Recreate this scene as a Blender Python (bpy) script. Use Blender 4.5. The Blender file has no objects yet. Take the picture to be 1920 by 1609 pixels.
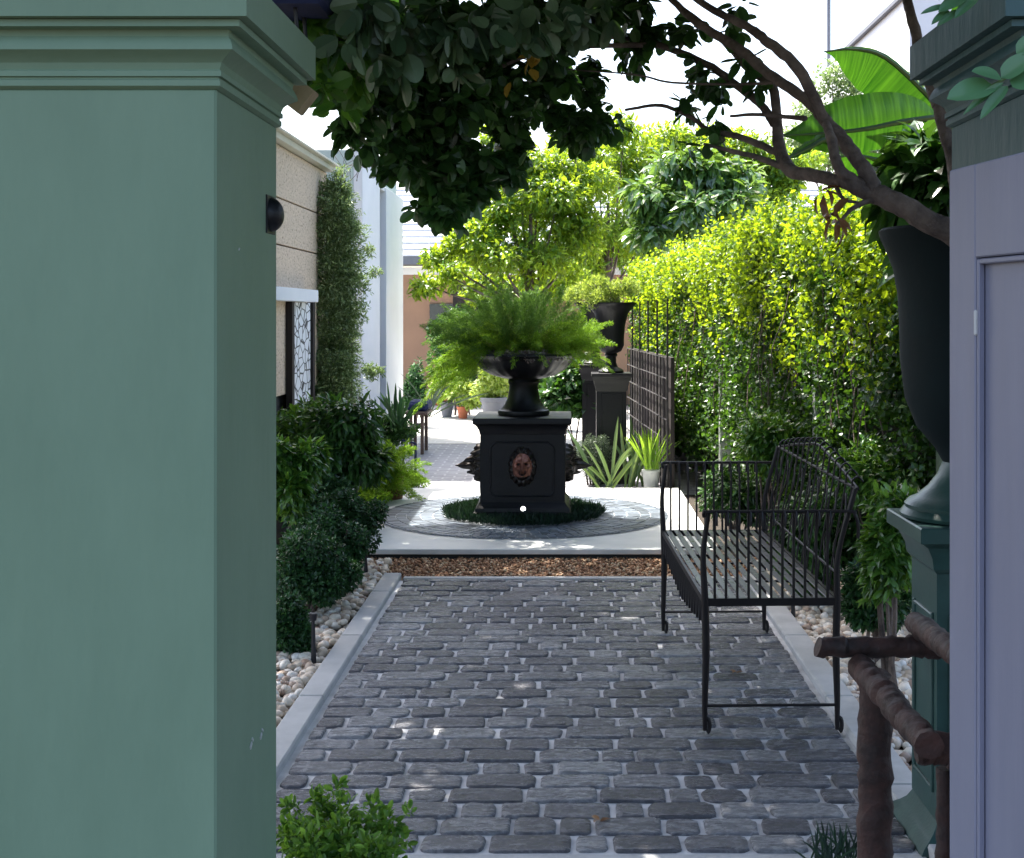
import bpy, bmesh, math, random
import numpy as np
from mathutils import Vector, Matrix, Euler

# ------------------------------------------------------------------ camera, sky, sun, exposure
SC = bpy.context.scene
COL = SC.collection
F, CX, CY, H = 2500.0, 1060.0, 588.0, 1.5      # focal length in photo pixels, vanishing point, eye height

cam_d = bpy.data.cameras.new("camera")
cam = bpy.data.objects.new("camera", cam_d); COL.objects.link(cam)
cam.location = (0, 0, H); cam.rotation_euler = (math.pi/2, 0, 0)
cam_d.sensor_width = 36; cam_d.lens = 36*F/1920
cam_d.shift_x = -(CX-960)/1920; cam_d.shift_y = -(804.5-CY)/1920
cam_d.clip_start = .05; cam_d.clip_end = 2000
SC.camera = cam

SUN_AZ, SUN_EL = math.radians(-40), math.radians(60)   # azimuth from +Y towards +X
world = bpy.data.worlds.new("World"); SC.world = world; world.use_nodes = True
wn = world.node_tree.nodes; wn.clear()
sky = wn.new('ShaderNodeTexSky'); sky.sky_type = 'NISHITA'; sky.sun_disc = False
sky.sun_elevation = SUN_EL; sky.sun_rotation = SUN_AZ
sky.air_density = 1.0; sky.dust_density = 4.0; sky.ozone_density = 1.0
bg = wn.new('ShaderNodeBackground'); bg.inputs['Strength'].default_value = .15
wo = wn.new('ShaderNodeOutputWorld')
world.node_tree.links.new(sky.outputs[0], bg.inputs[0]); world.node_tree.links.new(bg.outputs[0], wo.inputs[0])
sl = bpy.data.lights.new("sun", 'SUN'); sl.energy = 4.6; sl.angle = math.radians(.5); sl.color = (1, .95, .86)
sun = bpy.data.objects.new("sun", sl); COL.objects.link(sun)
sdir = Vector((math.sin(SUN_AZ)*math.cos(SUN_EL), math.cos(SUN_AZ)*math.cos(SUN_EL), math.sin(SUN_EL)))
sun.rotation_euler = sdir.to_track_quat('Z', 'Y').to_euler(); sun.location = sdir*30
SC.view_settings.view_transform = 'Standard'; SC.view_settings.look = 'None'
SC.view_settings.exposure = 1.85; SC.view_settings.gamma = 1.0; SC.view_settings.use_curve_mapping = False
SC.cycles.max_bounces = 8; SC.cycles.transparent_max_bounces = 8

rnd = random.Random(7)
rng = np.random.default_rng(11)
R = math.radians

def P(px, py, Y):                       # a photo pixel at distance Y -> point in the place
    return Vector(((px-CX)/F*Y, Y, H-(py-CY)/F*Y))
def G(px, py, z=0.0):                   # a photo pixel lying on level z
    Y = (H-z)*F/(py-CY); return Vector(((px-CX)/F*Y, Y, z))

# ------------------------------------------------------------------ materials
def N(nt, t, **kw):
    n = nt.nodes.new(t)
    for k, v in kw.items(): setattr(n, k, v)
    return n
def newmat(name):
    m = bpy.data.materials.new(name); m.use_nodes = True
    nt = m.node_tree; nt.nodes.clear()
    out = N(nt, 'ShaderNodeOutputMaterial'); b = N(nt, 'ShaderNodeBsdfPrincipled')
    nt.links.new(b.outputs[0], out.inputs[0])
    return m, nt, b, out
def ramp(nt, stops, interp='LINEAR'):
    r = N(nt, 'ShaderNodeValToRGB'); cr = r.color_ramp; cr.interpolation = interp
    while len(cr.elements) < len(stops): cr.elements.new(.5)
    for e, (p, c) in zip(cr.elements, stops):
        e.position = p; e.color = (*c, 1)
    return r
def plain(name, c1, c2=None, rough=.6, scale=6, bump=.15, bscale=60, metal=0, spec=.5, stretch=(1, 1, 1), detail=6, bdist=.01, rvar=0.1, island=0):
    m, nt, b, out = newmat(name); L = nt.links.new
    c2 = c2 or tuple(x*.75 for x in c1)
    tc = N(nt, 'ShaderNodeTexCoord'); mp = N(nt, 'ShaderNodeMapping'); mp.inputs['Scale'].default_value = stretch
    L(tc.outputs['Object'], mp.inputs[0])
    n1 = N(nt, 'ShaderNodeTexNoise'); n1.inputs['Scale'].default_value = scale; n1.inputs['Detail'].default_value = detail
    n1.inputs['Roughness'].default_value = .65
    L(mp.outputs[0], n1.inputs['Vector'])
    r = ramp(nt, [(.3, c2), (.7, c1)]); L(n1.outputs[0], r.inputs[0])
    col = r.outputs[0]
    if island:
        g = N(nt, 'ShaderNodeNewGeometry'); hs = N(nt, 'ShaderNodeHueSaturation')
        mr = N(nt, 'ShaderNodeMapRange'); mr.inputs['To Min'].default_value = 1-island; mr.inputs['To Max'].default_value = 1+island
        L(g.outputs['Random Per Island'], mr.inputs[0]); L(mr.outputs[0], hs.inputs['Value']); L(col, hs.inputs['Color']); col = hs.outputs[0]
    L(col, b.inputs['Base Color'])
    b.inputs['Roughness'].default_value = rough; b.inputs['Metallic'].default_value = metal
    b.inputs['Specular IOR Level'].default_value = spec
    n2 = N(nt, 'ShaderNodeTexNoise'); n2.inputs['Scale'].default_value = bscale; n2.inputs['Detail'].default_value = 5
    L(mp.outputs[0], n2.inputs['Vector'])
    if rvar:
        mr = N(nt, 'ShaderNodeMapRange'); mr.inputs['To Min'].default_value = max(.03, rough-rvar); mr.inputs['To Max'].default_value = min(1, rough+rvar)
        L(n1.outputs[0], mr.inputs[0]); L(mr.outputs[0], b.inputs['Roughness'])
    if bump:
        bp = N(nt, 'ShaderNodeBump'); bp.inputs['Strength'].default_value = bump; bp.inputs['Distance'].default_value = bdist
        L(n2.outputs[0], bp.inputs['Height']); L(bp.outputs[0], b.inputs['Normal'])
    return m
def leafmat(name, dark, mid, light, trans=(.2, .38, .03), tmix=.35, rough=.42, spec=.5):
    m, nt, b, out = newmat(name); L = nt.links.new
    g = N(nt, 'ShaderNodeNewGeometry')
    r = ramp(nt, [(0, dark), (.55, mid), (1, light)]); L(g.outputs['Random Per Island'], r.inputs[0])
    L(r.outputs[0], b.inputs['Base Color']); b.inputs['Roughness'].default_value = rough
    b.inputs['Specular IOR Level'].default_value = spec
    t = N(nt, 'ShaderNodeBsdfTranslucent')
    r2 = ramp(nt, [(0, tuple(x*.6 for x in trans)), (1, trans)]); L(g.outputs['Random Per Island'], r2.inputs[0])
    L(r2.outputs[0], t.inputs[0])
    mx = N(nt, 'ShaderNodeMixShader'); mx.inputs[0].default_value = tmix
    L(b.outputs[0], mx.inputs[1]); L(t.outputs[0], mx.inputs[2]); L(mx.outputs[0], out.inputs[0])
    return m

M = {}
M['green_paint'] = plain('sage_green_paint', (.205, .305, .205), (.165, .255, .168), rough=.6, scale=3.0, bump=.22, bscale=30, stretch=(1, 1, .35), rvar=.06, spec=.4)
M['teal_shade_paint'] = plain('shade_darkened_teal', (.040, .100, .100), (.030, .078, .080), rough=.5, scale=3.5, bump=.22, bscale=30, stretch=(1, 1, .35))  # deeper than the left pillar's paint; inner face shade put into the colour
M['sky_tint_paint'] = plain('sky_tinted_white_paint', (.235, .24, .315), (.18, .187, .255), rough=.5, scale=5, bump=.2, bscale=22, stretch=(1, 1, .15), spec=.4)  # white paint; blue sky light put into the colour as a lavender tint
M['black_iron'] = plain('black_iron', (.018, .017, .022), (.010, .010, .013), rough=.42, scale=25, bump=.3, bscale=180, bdist=.002, spec=.5)
M['bench_iron'] = plain('bench_iron', (.012, .009, .010), (.007, .005, .006), spec=.3, rough=.48, scale=30, bump=.25, bscale=200, bdist=.002)
M['seat_sheen_iron'] = plain('seat_sheen_iron', (.10, .085, .10), (.05, .043, .05), rough=.3, scale=40, bump=.2, bscale=200, bdist=.002)  # lighter than the bench iron, slat sheen put into the colour
M['cast_black'] = plain('cast_black', (.009, .009, .012), (.005, .005, .007), rough=.42, spec=.35, scale=12, bump=.35, bscale=90, bdist=.004)
M['bronze'] = plain('bronze_face', (.42, .19, .14), (.20, .07, .05), rough=.34, scale=30, bump=.2, bscale=200, metal=.5, bdist=.003)
M['mane'] = plain('dark_bronze_mane', (.045, .034, .03), (.018, .014, .014), rough=.33, scale=40, bump=.2, bscale=200, metal=.4, bdist=.003)
M['teal_iron'] = plain('teal_cast_iron', (.034, .085, .074), (.022, .056, .050), rough=.38, scale=9, bump=.2, bscale=90, bdist=.003)
M['dark_urn'] = plain('dark_teal_glaze', (.006, .015, .017), (.003, .009, .011), rough=.75, scale=5, bump=.25, bscale=40, bdist=.004, spec=.2)
M['slab'] = plain('pale_slab', (.72, .73, .71), (.54, .56, .55), rough=.55, scale=3, bump=.15, bscale=90, bdist=.003)
M['kerb'] = plain('kerb_concrete', (.50, .50, .49), (.36, .36, .355), rough=.7, scale=7, bump=.3, bscale=120, bdist=.003)
M['shadow_gap'] = plain('shaded_recess', (.05, .05, .05), rough=.9)  # near black: shade under the slab put into colour; also backs wall joints
M['mortar'] = plain('mortar', (.70, .70, .71), (.42, .42, .43), rough=.75, scale=9, bump=.4, bscale=120, bdist=.004)
M['soil'] = plain('soil', (.045, .032, .022), (.02, .015, .01), rough=.95, scale=9, bump=.6, bscale=50, bdist=.02)
M['log'] = plain('log_bark', (.075, .030, .022), (.010, .005, .004), rough=.7, scale=16, bump=.9, bscale=38, stretch=(1, 1, 1), bdist=.008)
M['bark'] = plain('grey_bark', (.23, .175, .145), (.045, .030, .026), rough=.8, scale=13, bump=1.0, bscale=45, bdist=.012)
M['white_wall'] = plain('white_render', (.80, .80, .82), (.72, .73, .75), rough=.8, scale=1.5, bump=.12, bscale=80, bdist=.004)
M['mint_wall'] = plain('pale_mint_render', (.50, .58, .55), (.44, .52, .49), rough=.8, scale=1.5, bump=.12, bscale=80, bdist=.004)
M['coping'] = plain('coping', (.62, .60, .50), (.5, .48, .4), rough=.7, scale=3)
M['peach'] = plain('peach_render', (.34, .20, .13), (.28, .165, .11), rough=.85, scale=2)
M['terracotta'] = plain('terracotta', (.42, .13, .06), (.3, .09, .045), rough=.75, scale=12)
M['old_terracotta'] = plain('old_terracotta', (.16, .07, .035), (.1, .045, .025), rough=.8, scale=12)
M['white_pot'] = plain('white_ceramic', (.62, .64, .63), (.52, .54, .53), rough=.4, scale=6)
M['roof'] = plain('pale_roof_tile', (.62, .63, .68), (.5, .51, .56), rough=.6, scale=6)
M['grey_trim'] = plain('grey_trim', (.13, .14, .17), (.1, .105, .13), rough=.6)
M['glass'] = plain('dark_glass', (.012, .012, .02), rough=.1, bump=0, spec=.6)
M['navy'] = plain('navy_cloth', (.02, .03, .10), (.012, .018, .07), rough=.8, scale=20)
M['wood'] = plain('teak_wood', (.19, .12, .09), (.11, .07, .05), rough=.6, scale=8, stretch=(1, 1, 8))
M['trellis'] = plain('trellis_iron', (.05, .045, .05), (.02, .018, .02), rough=.45, scale=20)
M['panel_dark'] = plain('stained_timber', (.022, .014, .013), (.012, .008, .008), rough=.7, scale=10, stretch=(1, 1, .2))
M['raw_wood'] = plain('pale_softwood', (.42, .33, .2), (.3, .22, .12), rough=.7, scale=14)
M['post_white'] = plain('weathered_post', (.42, .44, .42), (.22, .24, .21), rough=.8, scale=10, bump=.3)
M['chip'] = plain('bare_plaster', (.6, .6, .58), rough=.9)
M['lens'] = plain('lamp_glass', (.7, .7, .7), rough=.1, bump=0)
M['dry'] = leafmat('dry_leaf', (.14, .05, .02), (.22, .1, .04), (.32, .17, .07), (.3, .15, .04), .3)

# stone paving: dark sealed cobbles, each a little different
def cobble():
    m, nt, b, out = newmat('cobble'); L = nt.links.new
    tc = N(nt, 'ShaderNodeTexCoord'); g = N(nt, 'ShaderNodeNewGeometry')
    n1 = N(nt, 'ShaderNodeTexNoise'); n1.inputs['Scale'].default_value = 1.1; n1.inputs['Detail'].default_value = 3
    mp = N(nt, 'ShaderNodeMapping'); mp.inputs['Scale'].default_value = (1, 2.6, 1)
    L(tc.outputs['Object'], mp.inputs[0])
    n2 = N(nt, 'ShaderNodeTexNoise'); n2.inputs['Scale'].default_value = 22; n2.inputs['Detail'].default_value = 9; n2.inputs['Roughness'].default_value = .75
    n2.inputs['Distortion'].default_value = .6
    L(tc.outputs['Object'], n1.inputs['Vector']); L(mp.outputs[0], n2.inputs['Vector'])
    r1 = ramp(nt, [(.33, (.024, .024, .028)), (.58, (.082, .080, .094)), (.9, (.40, .40, .41))])
    a = N(nt, 'ShaderNodeMath', operation='MULTIPLY_ADD'); a.inputs[1].default_value = .85
    L(n2.outputs[0], a.inputs[0])
    m2 = N(nt, 'ShaderNodeMath', operation='MULTIPLY_ADD'); m2.inputs[1].default_value = .2; 
    L(g.outputs['Random Per Island'], m2.inputs[0])
    m3 = N(nt, 'ShaderNodeMath', operation='MULTIPLY'); m3.inputs[1].default_value = .2; L(n1.outputs[0], m3.inputs[0])
    L(m3.outputs[0], m2.inputs[2]); L(m2.outputs[0], a.inputs[2]); L(a.outputs[0], r1.inputs[0])
    L(r1.outputs[0], b.inputs['Base Color'])
    mr = N(nt, 'ShaderNodeMapRange'); mr.inputs['To Min'].default_value = .10; mr.inputs['To Max'].default_value = .42
    L(n2.outputs[0], mr.inputs[0]); L(mr.outputs[0], b.inputs['Roughness'])
    bp = N(nt, 'ShaderNodeBump'); bp.inputs['Strength'].default_value = .8; bp.inputs['Distance'].default_value = .012
    L(n2.outputs[0], bp.inputs['Height']); L(bp.outputs[0], b.inputs['Normal'])
    return m
M['cobble'] = cobble()
M['slate'] = plain('slate_chip', (.16, .19, .23), (.08, .10, .13), rough=.45, scale=30, bump=.4, bscale=90, bdist=.004, island=.45)
def islandmat(name, stops, rough=.6, bump=.2, bscale=60):
    m, nt, b, out = newmat(name); L = nt.links.new
    g = N(nt, 'ShaderNodeNewGeometry'); r = ramp(nt, stops); L(g.outputs['Random Per Island'], r.inputs[0])
    tc = N(nt, 'ShaderNodeTexCoord'); n = N(nt, 'ShaderNodeTexNoise'); n.inputs['Scale'].default_value = bscale; n.inputs['Detail'].default_value = 5
    L(tc.outputs['Object'], n.inputs['Vector'])
    hs = N(nt, 'ShaderNodeHueSaturation'); mr = N(nt, 'ShaderNodeMapRange'); mr.inputs['To Min'].default_value = .7; mr.inputs['To Max'].default_value = 1.2
    L(n.outputs[0], mr.inputs[0]); L(mr.outputs[0], hs.inputs['Value']); L(r.outputs[0], hs.inputs['Color']); L(hs.outputs[0], b.inputs['Base Color'])
    b.inputs['Roughness'].default_value = rough
    bp = N(nt, 'ShaderNodeBump'); bp.inputs['Strength'].default_value = bump; bp.inputs['Distance'].default_value = .005
    L(n.outputs[0], bp.inputs['Height']); L(bp.outputs[0], b.inputs['Normal'])
    return m
M['pebble'] = islandmat('pebble', [(0, (.32, .21, .15)), (.3, (.62, .50, .38)), (.7, (.78, .70, .58)), (1, (.84, .80, .74))], .5)
M['gravel'] = islandmat('brown_gravel', [(0, (.10, .045, .02)), (.35, (.32, .15, .07)), (.7, (.50, .27, .14)), (1, (.68, .52, .34))], .7)
def brickmat(name, c1, c2, mortar, bw, rh, msize, rough=.5):
    m, nt, b, out = newmat(name); L = nt.links.new
    tc = N(nt, 'ShaderNodeTexCoord'); br = N(nt, 'ShaderNodeTexBrick')
    br.inputs['Scale'].default_value = 1; br.inputs['Brick Width'].default_value = bw; br.inputs['Row Height'].default_value = rh
    br.inputs['Mortar Size'].default_value = msize; br.inputs['Color1'].default_value = (*c1, 1); br.inputs['Color2'].default_value = (*c2, 1)
    br.inputs['Mortar'].default_value = (*mortar, 1); br.inputs['Mortar Smooth'].default_value = .3
    n = N(nt, 'ShaderNodeTexNoise'); n.inputs['Scale'].default_value = 14; n.inputs['Detail'].default_value = 6
    mixv = N(nt, 'ShaderNodeVectorMath', operation='MULTIPLY_ADD'); mixv.inputs[1].default_value = (.02, .02, 0)
    L(tc.outputs['Object'], n.inputs['Vector']); L(n.outputs['Color'], mixv.inputs[0]); L(tc.outputs['Object'], mixv.inputs[2])
    L(mixv.outputs[0], br.inputs['Vector'])
    hs = N(nt, 'ShaderNodeHueSaturation'); mr = N(nt, 'ShaderNodeMapRange'); mr.inputs['To Min'].default_value = .6; mr.inputs['To Max'].default_value = 1.35
    L(n.outputs[0], mr.inputs[0]); L(mr.outputs[0], hs.inputs['Value']); L(br.outputs['Color'], hs.inputs['Color']); L(hs.outputs[0], b.inputs['Base Color'])
    b.inputs['Roughness'].default_value = rough
    bp = N(nt, 'ShaderNodeBump'); bp.inputs['Strength'].default_value = .6; bp.inputs['Distance'].default_value = .01; bp.invert = True
    L(br.outputs['Fac'], bp.inputs['Height']); L(bp.outputs[0], b.inputs['Normal'])
    return m
M['court'] = brickmat('court_sett', (.28, .28, .31), (.20, .20, .23), (.42, .42, .44), .2, .12, .012)
M['court_sunlit'] = brickmat('court_sunlit_sett', (.60, .58, .56), (.52, .50, .48), (.66, .64, .62), .3, .2, .01)  # lighter copy of the court setts, sunlight put into the colour

# foliage
M['lf_canopy'] = leafmat('canopy_leaf', (.016, .042, .014), (.036, .10, .026), (.095, .19, .055), (.09, .24, .03), .25, rough=.36, spec=.5)
M['lf_canopy2'] = leafmat('young_canopy_leaf', (.03, .09, .012), (.06, .17, .025), (.10, .24, .05), (.15, .35, .03), .35, rough=.35)
M['lf_front'] = leafmat('grey_green_front_leaf', (.03, .065, .03), (.06, .11, .05), (.13, .19, .10), (.10, .2, .04), .2, rough=.4)  # nearer canopy leaves, lighter and greyer green
M['lf_yellow'] = leafmat('yellowing_leaf', (.3, .17, .02), (.4, .25, .03), (.45, .3, .06), (.5, .3, .03), .35)
M['lf_vine'] = leafmat('shaded_vine_leaf', (.006, .028, .007), (.018, .066, .010), (.055, .14, .020), (.12, .27, .015), .3, rough=.4)  # darker leaf for the hedge base, its shade put into the colour
M['lf_vine2'] = leafmat('sunlit_vine_leaf', (.03, .095, .010), (.085, .20, .015), (.17, .31, .022), (.50, .68, .02), .5, rough=.4)  # brighter leaf for the hedge top, backlight put into the colour
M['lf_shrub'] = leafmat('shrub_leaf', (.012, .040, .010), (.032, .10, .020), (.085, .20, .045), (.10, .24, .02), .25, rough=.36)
M['lf_shrub2'] = leafmat('glossy_shrub_leaf', (.02, .07, .012), (.055, .16, .025), (.15, .30, .05), (.22, .42, .03), .3, rough=.28)
M['lf_small'] = leafmat('small_dark_leaf', (.010, .038, .014), (.026, .088, .026), (.065, .17, .05), (.06, .16, .03), .22, rough=.4)
M['lf_column'] = leafmat('climber_leaf', (.07, .13, .045), (.20, .29, .11), (.46, .56, .32), (.32, .46, .13), .3, rough=.42)
M['lf_tree'] = leafmat('garden_tree_leaf', (.015, .06, .010), (.055, .16, .018), (.15, .30, .03), (.50, .68, .03), .45, rough=.38)
M['lf_glossy'] = leafmat('large_glossy_leaf', (.04, .10, .03), (.09, .19, .05), (.16, .28, .09), (.3, .5, .06), .3, rough=.16, spec=1.0)
M['lf_fine'] = leafmat('fine_far_leaf', (.06, .10, .04), (.13, .20, .08), (.22, .29, .13), (.35, .5, .15), .4)
M['lf_fern'] = leafmat('fern_needle', (.07, .19, .018), (.16, .34, .03), (.30, .46, .05), (.42, .66, .04), .45, rough=.5)
M['lf_fernd'] = leafmat('fern_needle_dark', (.05, .13, .025), (.10, .22, .04), (.20, .34, .075), (.24, .44, .05), .4, rough=.5)
M['lf_cover'] = leafmat('ground_cover_leaf', (.004, .018, .012), (.010, .036, .022), (.03, .075, .035), (.03, .09, .02), .15, rough=.45)
M['lf_lime'] = leafmat('lime_leaf', (.12, .22, .03), (.25, .36, .06), (.45, .52, .22), (.5, .62, .08), .4)
M['lf_bush'] = leafmat('fresh_bush_leaf', (.03, .10, .015), (.09, .22, .03), (.19, .36, .05), (.3, .52, .05), .38, rough=.38)
M['lf_sprig'] = leafmat('succulent_leaf', (.06, .15, .06), (.085, .20, .09), (.12, .26, .12), (.12, .3, .08), .2, rough=.35)
M['lf_sword'] = leafmat('sword_leaf', (.04, .10, .04), (.09, .16, .06), (.20, .26, .09), (.2, .3, .05), .2, rough=.4)
M['lf_grey'] = leafmat('grey_green_leaf', (.07, .10, .07), (.12, .16, .11), (.2, .25, .17), (.15, .22, .1), .2)
M['succ'] = leafmat('purple_succulent', (.12, .07, .08), (.25, .2, .2), (.45, .45, .36), (.3, .3, .2), .15)
def bananamat():
    m, nt, b, out = newmat('banana_leaf'); L = nt.links.new
    tc = N(nt, 'ShaderNodeTexCoord'); w = N(nt, 'ShaderNodeTexNoise'); w.inputs['Scale'].default_value = 1; w.inputs['Detail'].default_value = 4
    mp = N(nt, 'ShaderNodeMapping'); mp.inputs['Scale'].default_value = (45, 6, 1); L(tc.outputs['UV'], mp.inputs[0]); L(mp.outputs[0], w.inputs['Vector'])
    r = ramp(nt, [(.3, (.008, .032, .006)), (.7, (.024, .08, .012))]); L(w.outputs[0], r.inputs[0]); L(r.outputs[0], b.inputs['Base Color'])
    b.inputs['Roughness'].default_value = .35
    t = N(nt, 'ShaderNodeBsdfTranslucent'); r2 = ramp(nt, [(.3, (.02, .10, .005)), (.7, (.09, .26, .012))]); L(w.outputs[0], r2.inputs[0]); L(r2.outputs[0], t.inputs[0])
    mx = N(nt, 'ShaderNodeMixShader'); mx.inputs[0].default_value = .3
    L(b.outputs[0], mx.inputs[1]); L(t.outputs[0], mx.inputs[2]); L(mx.outputs[0], out.inputs[0])
    bp = N(nt, 'ShaderNodeBump'); bp.inputs['Strength'].default_value = .25; bp.inputs['Distance'].default_value = .006
    L(w.outputs[0], bp.inputs['Height']); L(bp.outputs[0], b.inputs['Normal'])
    return m
M['banana'] = bananamat()
def stonewallmat():
    m, nt, b, out = newmat('travertine_panels'); L = nt.links.new
    tc = N(nt, 'ShaderNodeTexCoord'); n = N(nt, 'ShaderNodeTexNoise'); n.inputs['Scale'].default_value = 26; n.inputs['Detail'].default_value = 8
    mp = N(nt, 'ShaderNodeMapping'); mp.inputs['Scale'].default_value = (1, 1, 2.2); L(tc.outputs['Object'], mp.inputs[0]); L(mp.outputs[0], n.inputs['Vector'])
    r = ramp(nt, [(.28, (.28, .19, .13)), (.42, (.58, .45, .33)), (.7, (.70, .56, .43))]); L(n.outputs[0], r.inputs[0]); L(r.outputs[0], b.inputs['Base Color'])
    b.inputs['Roughness'].default_value = .85
    bp = N(nt, 'ShaderNodeBump'); bp.inputs['Strength'].default_value = .5; bp.inputs['Distance'].default_value = .01
    L(n.outputs[0], bp.inputs['Height']); L(bp.outputs[0], b.inputs['Normal'])
    return m
M['travertine'] = stonewallmat()
def crackmat():
    m, nt, b, out = newmat('cut_screen'); L = nt.links.new
    tc = N(nt, 'ShaderNodeTexCoord'); v = N(nt, 'ShaderNodeTexVoronoi'); v.feature = 'DISTANCE_TO_EDGE'; v.inputs['Scale'].default_value = 9
    mp = N(nt, 'ShaderNodeMapping'); mp.inputs['Scale'].default_value = (1, .75, 1.3); L(tc.outputs['Object'], mp.inputs[0]); L(mp.outputs[0], v.inputs['Vector'])
    r = ramp(nt, [(.03, (.02, .02, .02)), (.07, (.8, .82, .85))]); L(v.outputs[0], r.inputs[0]); L(r.outputs[0], b.inputs['Base Color'])
    b.inputs['Roughness'].default_value = .6
    return m
M['screen'] = crackmat()

# ------------------------------------------------------------------ objects, parts, meshes
def link(o, parent=None):
    COL.objects.link(o)
    if parent is not None: o.parent = parent
    return o
def origin(o):
    v = Vector((0, 0, 0))
    while o is not None: v += o.location; o = o.parent
    return v
def tag(o, label=None, cat=None, group=None, kind=None):
    if label: o['label'] = label
    if cat: o['category'] = cat
    if group: o['group'] = group
    if kind: o['kind'] = kind
    return o
def thing(name, label, cat, loc=(0, 0, 0), group=None):
    o = bpy.data.objects.new(name, None); COL.objects.link(o); o.location = loc; o.empty_display_size = .1
    return tag(o, label, cat, group)
def mesh_np(name, V, li, ls, lt, mats, parent=None, smooth=False, mi=None):
    V = np.asarray(V, dtype=np.float32)
    if parent is not None: V = V-np.array(origin(parent), dtype=np.float32)
    me = bpy.data.meshes.new(name)
    me.vertices.add(len(V)); me.vertices.foreach_set('co', V.ravel())
    me.loops.add(len(li)); me.loops.foreach_set('vertex_index', np.asarray(li, dtype=np.int32))
    me.polygons.add(len(ls)); me.polygons.foreach_set('loop_start', np.asarray(ls, dtype=np.int32))
    me.polygons.foreach_set('loop_total', np.asarray(lt, dtype=np.int32))
    if mi is not None: me.polygons.foreach_set('material_index', np.asarray(mi, dtype=np.int32))
    me.polygons.foreach_set('use_smooth', np.full(len(ls), smooth, dtype=bool))
    me.update(calc_edges=True)
    for m in (mats if isinstance(mats, (list, tuple)) else [mats]): me.materials.append(m)
    o = bpy.data.objects.new(name, me)
    return link(o, parent)
def inst(name, tv, tf, pos, rot, scl, mats, parent=None, smooth=False):
    """one mesh out of many small copies of a template: pos (n,3) rot (n,3,3) scl (n,3)"""
    tv = np.asarray(tv, float); n = len(pos); k = len(tv)
    V = np.einsum('nij,nkj->nki', rot, tv[None]*scl[:, None, :])+pos[:, None, :]
    tl = np.concatenate([np.array(f) for f in tf]); tt = np.array([len(f) for f in tf]); ts = np.concatenate([[0], np.cumsum(tt)[:-1]])
    li = (tl[None]+np.arange(n)[:, None]*k).ravel()
    ls = (ts[None]+np.arange(n)[:, None]*len(tl)).ravel(); lt = np.tile(tt, n)
    return mesh_np(name, V.reshape(-1, 3), li, ls, lt, mats, parent, smooth)
LEAF4 = ([(0, 0, 0), (.45, -.5, .08), (1, 0, -.1), (.45, .5, .08)], [(0, 1, 2), (0, 2, 3)])
LEAF = ([(0, 0, 0), (.3, 0, -.03), (.65, 0, -.02), (1, 0, -.1), (.14, -.3, .02), (.42, -.5, .08), (.8, -.36, .03), (.14, .3, .02), (.42, .5, .08), (.8, .36, .03)],
        [(0, 4, 5, 1), (1, 5, 6, 2), (2, 6, 3), (0, 1, 8, 7), (1, 2, 9, 8), (2, 3, 9)])
_o = [(.0, 0), (.10, .26), (.30, .46), (.55, .50), (.80, .38), (.95, .17), (1.0, 0)]
ROUND = ([(u, 0, -.04*math.sin(math.pi*u)-.06*u*u) for u, w in _o]+[(u, -w, .10*w-.06*u*u) for u, w in _o[1:-1]]+[(u, w, .10*w-.06*u*u) for u, w in _o[1:-1]],
         [(0, 7, 1)]+[(i, 6+i, 7+i, i+1) for i in range(1, 5)]+[(5, 11, 6)]+[(0, 1, 12)]+[(i, i+1, 12+i, 11+i) for i in range(1, 5)]+[(5, 6, 16)])
LANCE = ([(0, 0, 0), (.35, 0, .04), (.7, 0, .01), (1, 0, -.14), (.3, -.45, .1), (.65, -.4, .05), (.3, .45, .1), (.65, .4, .05)],
         [(0, 4, 1), (1, 4, 5, 2), (2, 5, 3), (0, 1, 6), (1, 2, 7, 6), (2, 3, 7)])
def frames(d, nrm):
    d = d/np.linalg.norm(d, axis=1, keepdims=True)
    s = np.cross(nrm, d); s /= (np.linalg.norm(s, axis=1, keepdims=True)+1e-9)
    u = np.cross(d, s)
    return np.stack([d, s, u], axis=2)
def leaves(name, mat, pos, d, nrm, ln, wd, parent=None, tpl=LEAF4, smooth=False):
    n = len(pos); scl = np.stack([ln, wd, ln], axis=1)
    return inst(name, tpl[0], tpl[1], pos, frames(d, nrm), scl, mat, parent, smooth)
def sph(n): 
    v = rng.normal(size=(n, 3)); return v/np.linalg.norm(v, axis=1, keepdims=True)
def crown_pts(clumps, n, sub=7, subr=.45, fill=.35):
    """clumps: (x,y,z,rx,ry,rz). Leaves gather in small sub-clumps round each, so the outline stays uneven"""
    C, Rr = [], []
    for c in clumps:
        c = np.array(c, float); k = sub
        dd = sph(k); f = rng.uniform(.35, .8, size=(k, 1))
        C.append(c[:3]+dd*c[3:]*f); Rr.append(np.tile(c[3:]*subr, (k, 1))*rng.uniform(.65, 1.3, size=(k, 1)))
    C = np.concatenate(C); Rr = np.concatenate(Rr)
    w = np.prod(Rr, axis=1)**(2/3); w /= w.sum()
    idx = rng.choice(len(C), size=n, p=w)
    dd = sph(n); rad = np.where(rng.random(n) < fill, rng.random(n)**.5, rng.uniform(.8, 1.12, n))[:, None]
    return C[idx]+dd*Rr[idx]*rad, dd
def crown(name, mat, clumps, n, size, ratio=.55, parent=None, tpl=LEAF4, sub=7, subr=.45, droop=.15, up=.7, fill=.35, sv=.3):
    pos, dd = crown_pts(clumps, n, sub, subr, fill)
    d = dd*.7+sph(n)*.75; d[:, 2] -= droop
    nr = dd*.5+sph(n)*.5; nr[:, 2] += up
    ln = size*rng.uniform(1-sv, 1+sv, n)
    return leaves(name, mat, pos, d, nr, ln, ln*ratio, parent, tpl)

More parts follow.
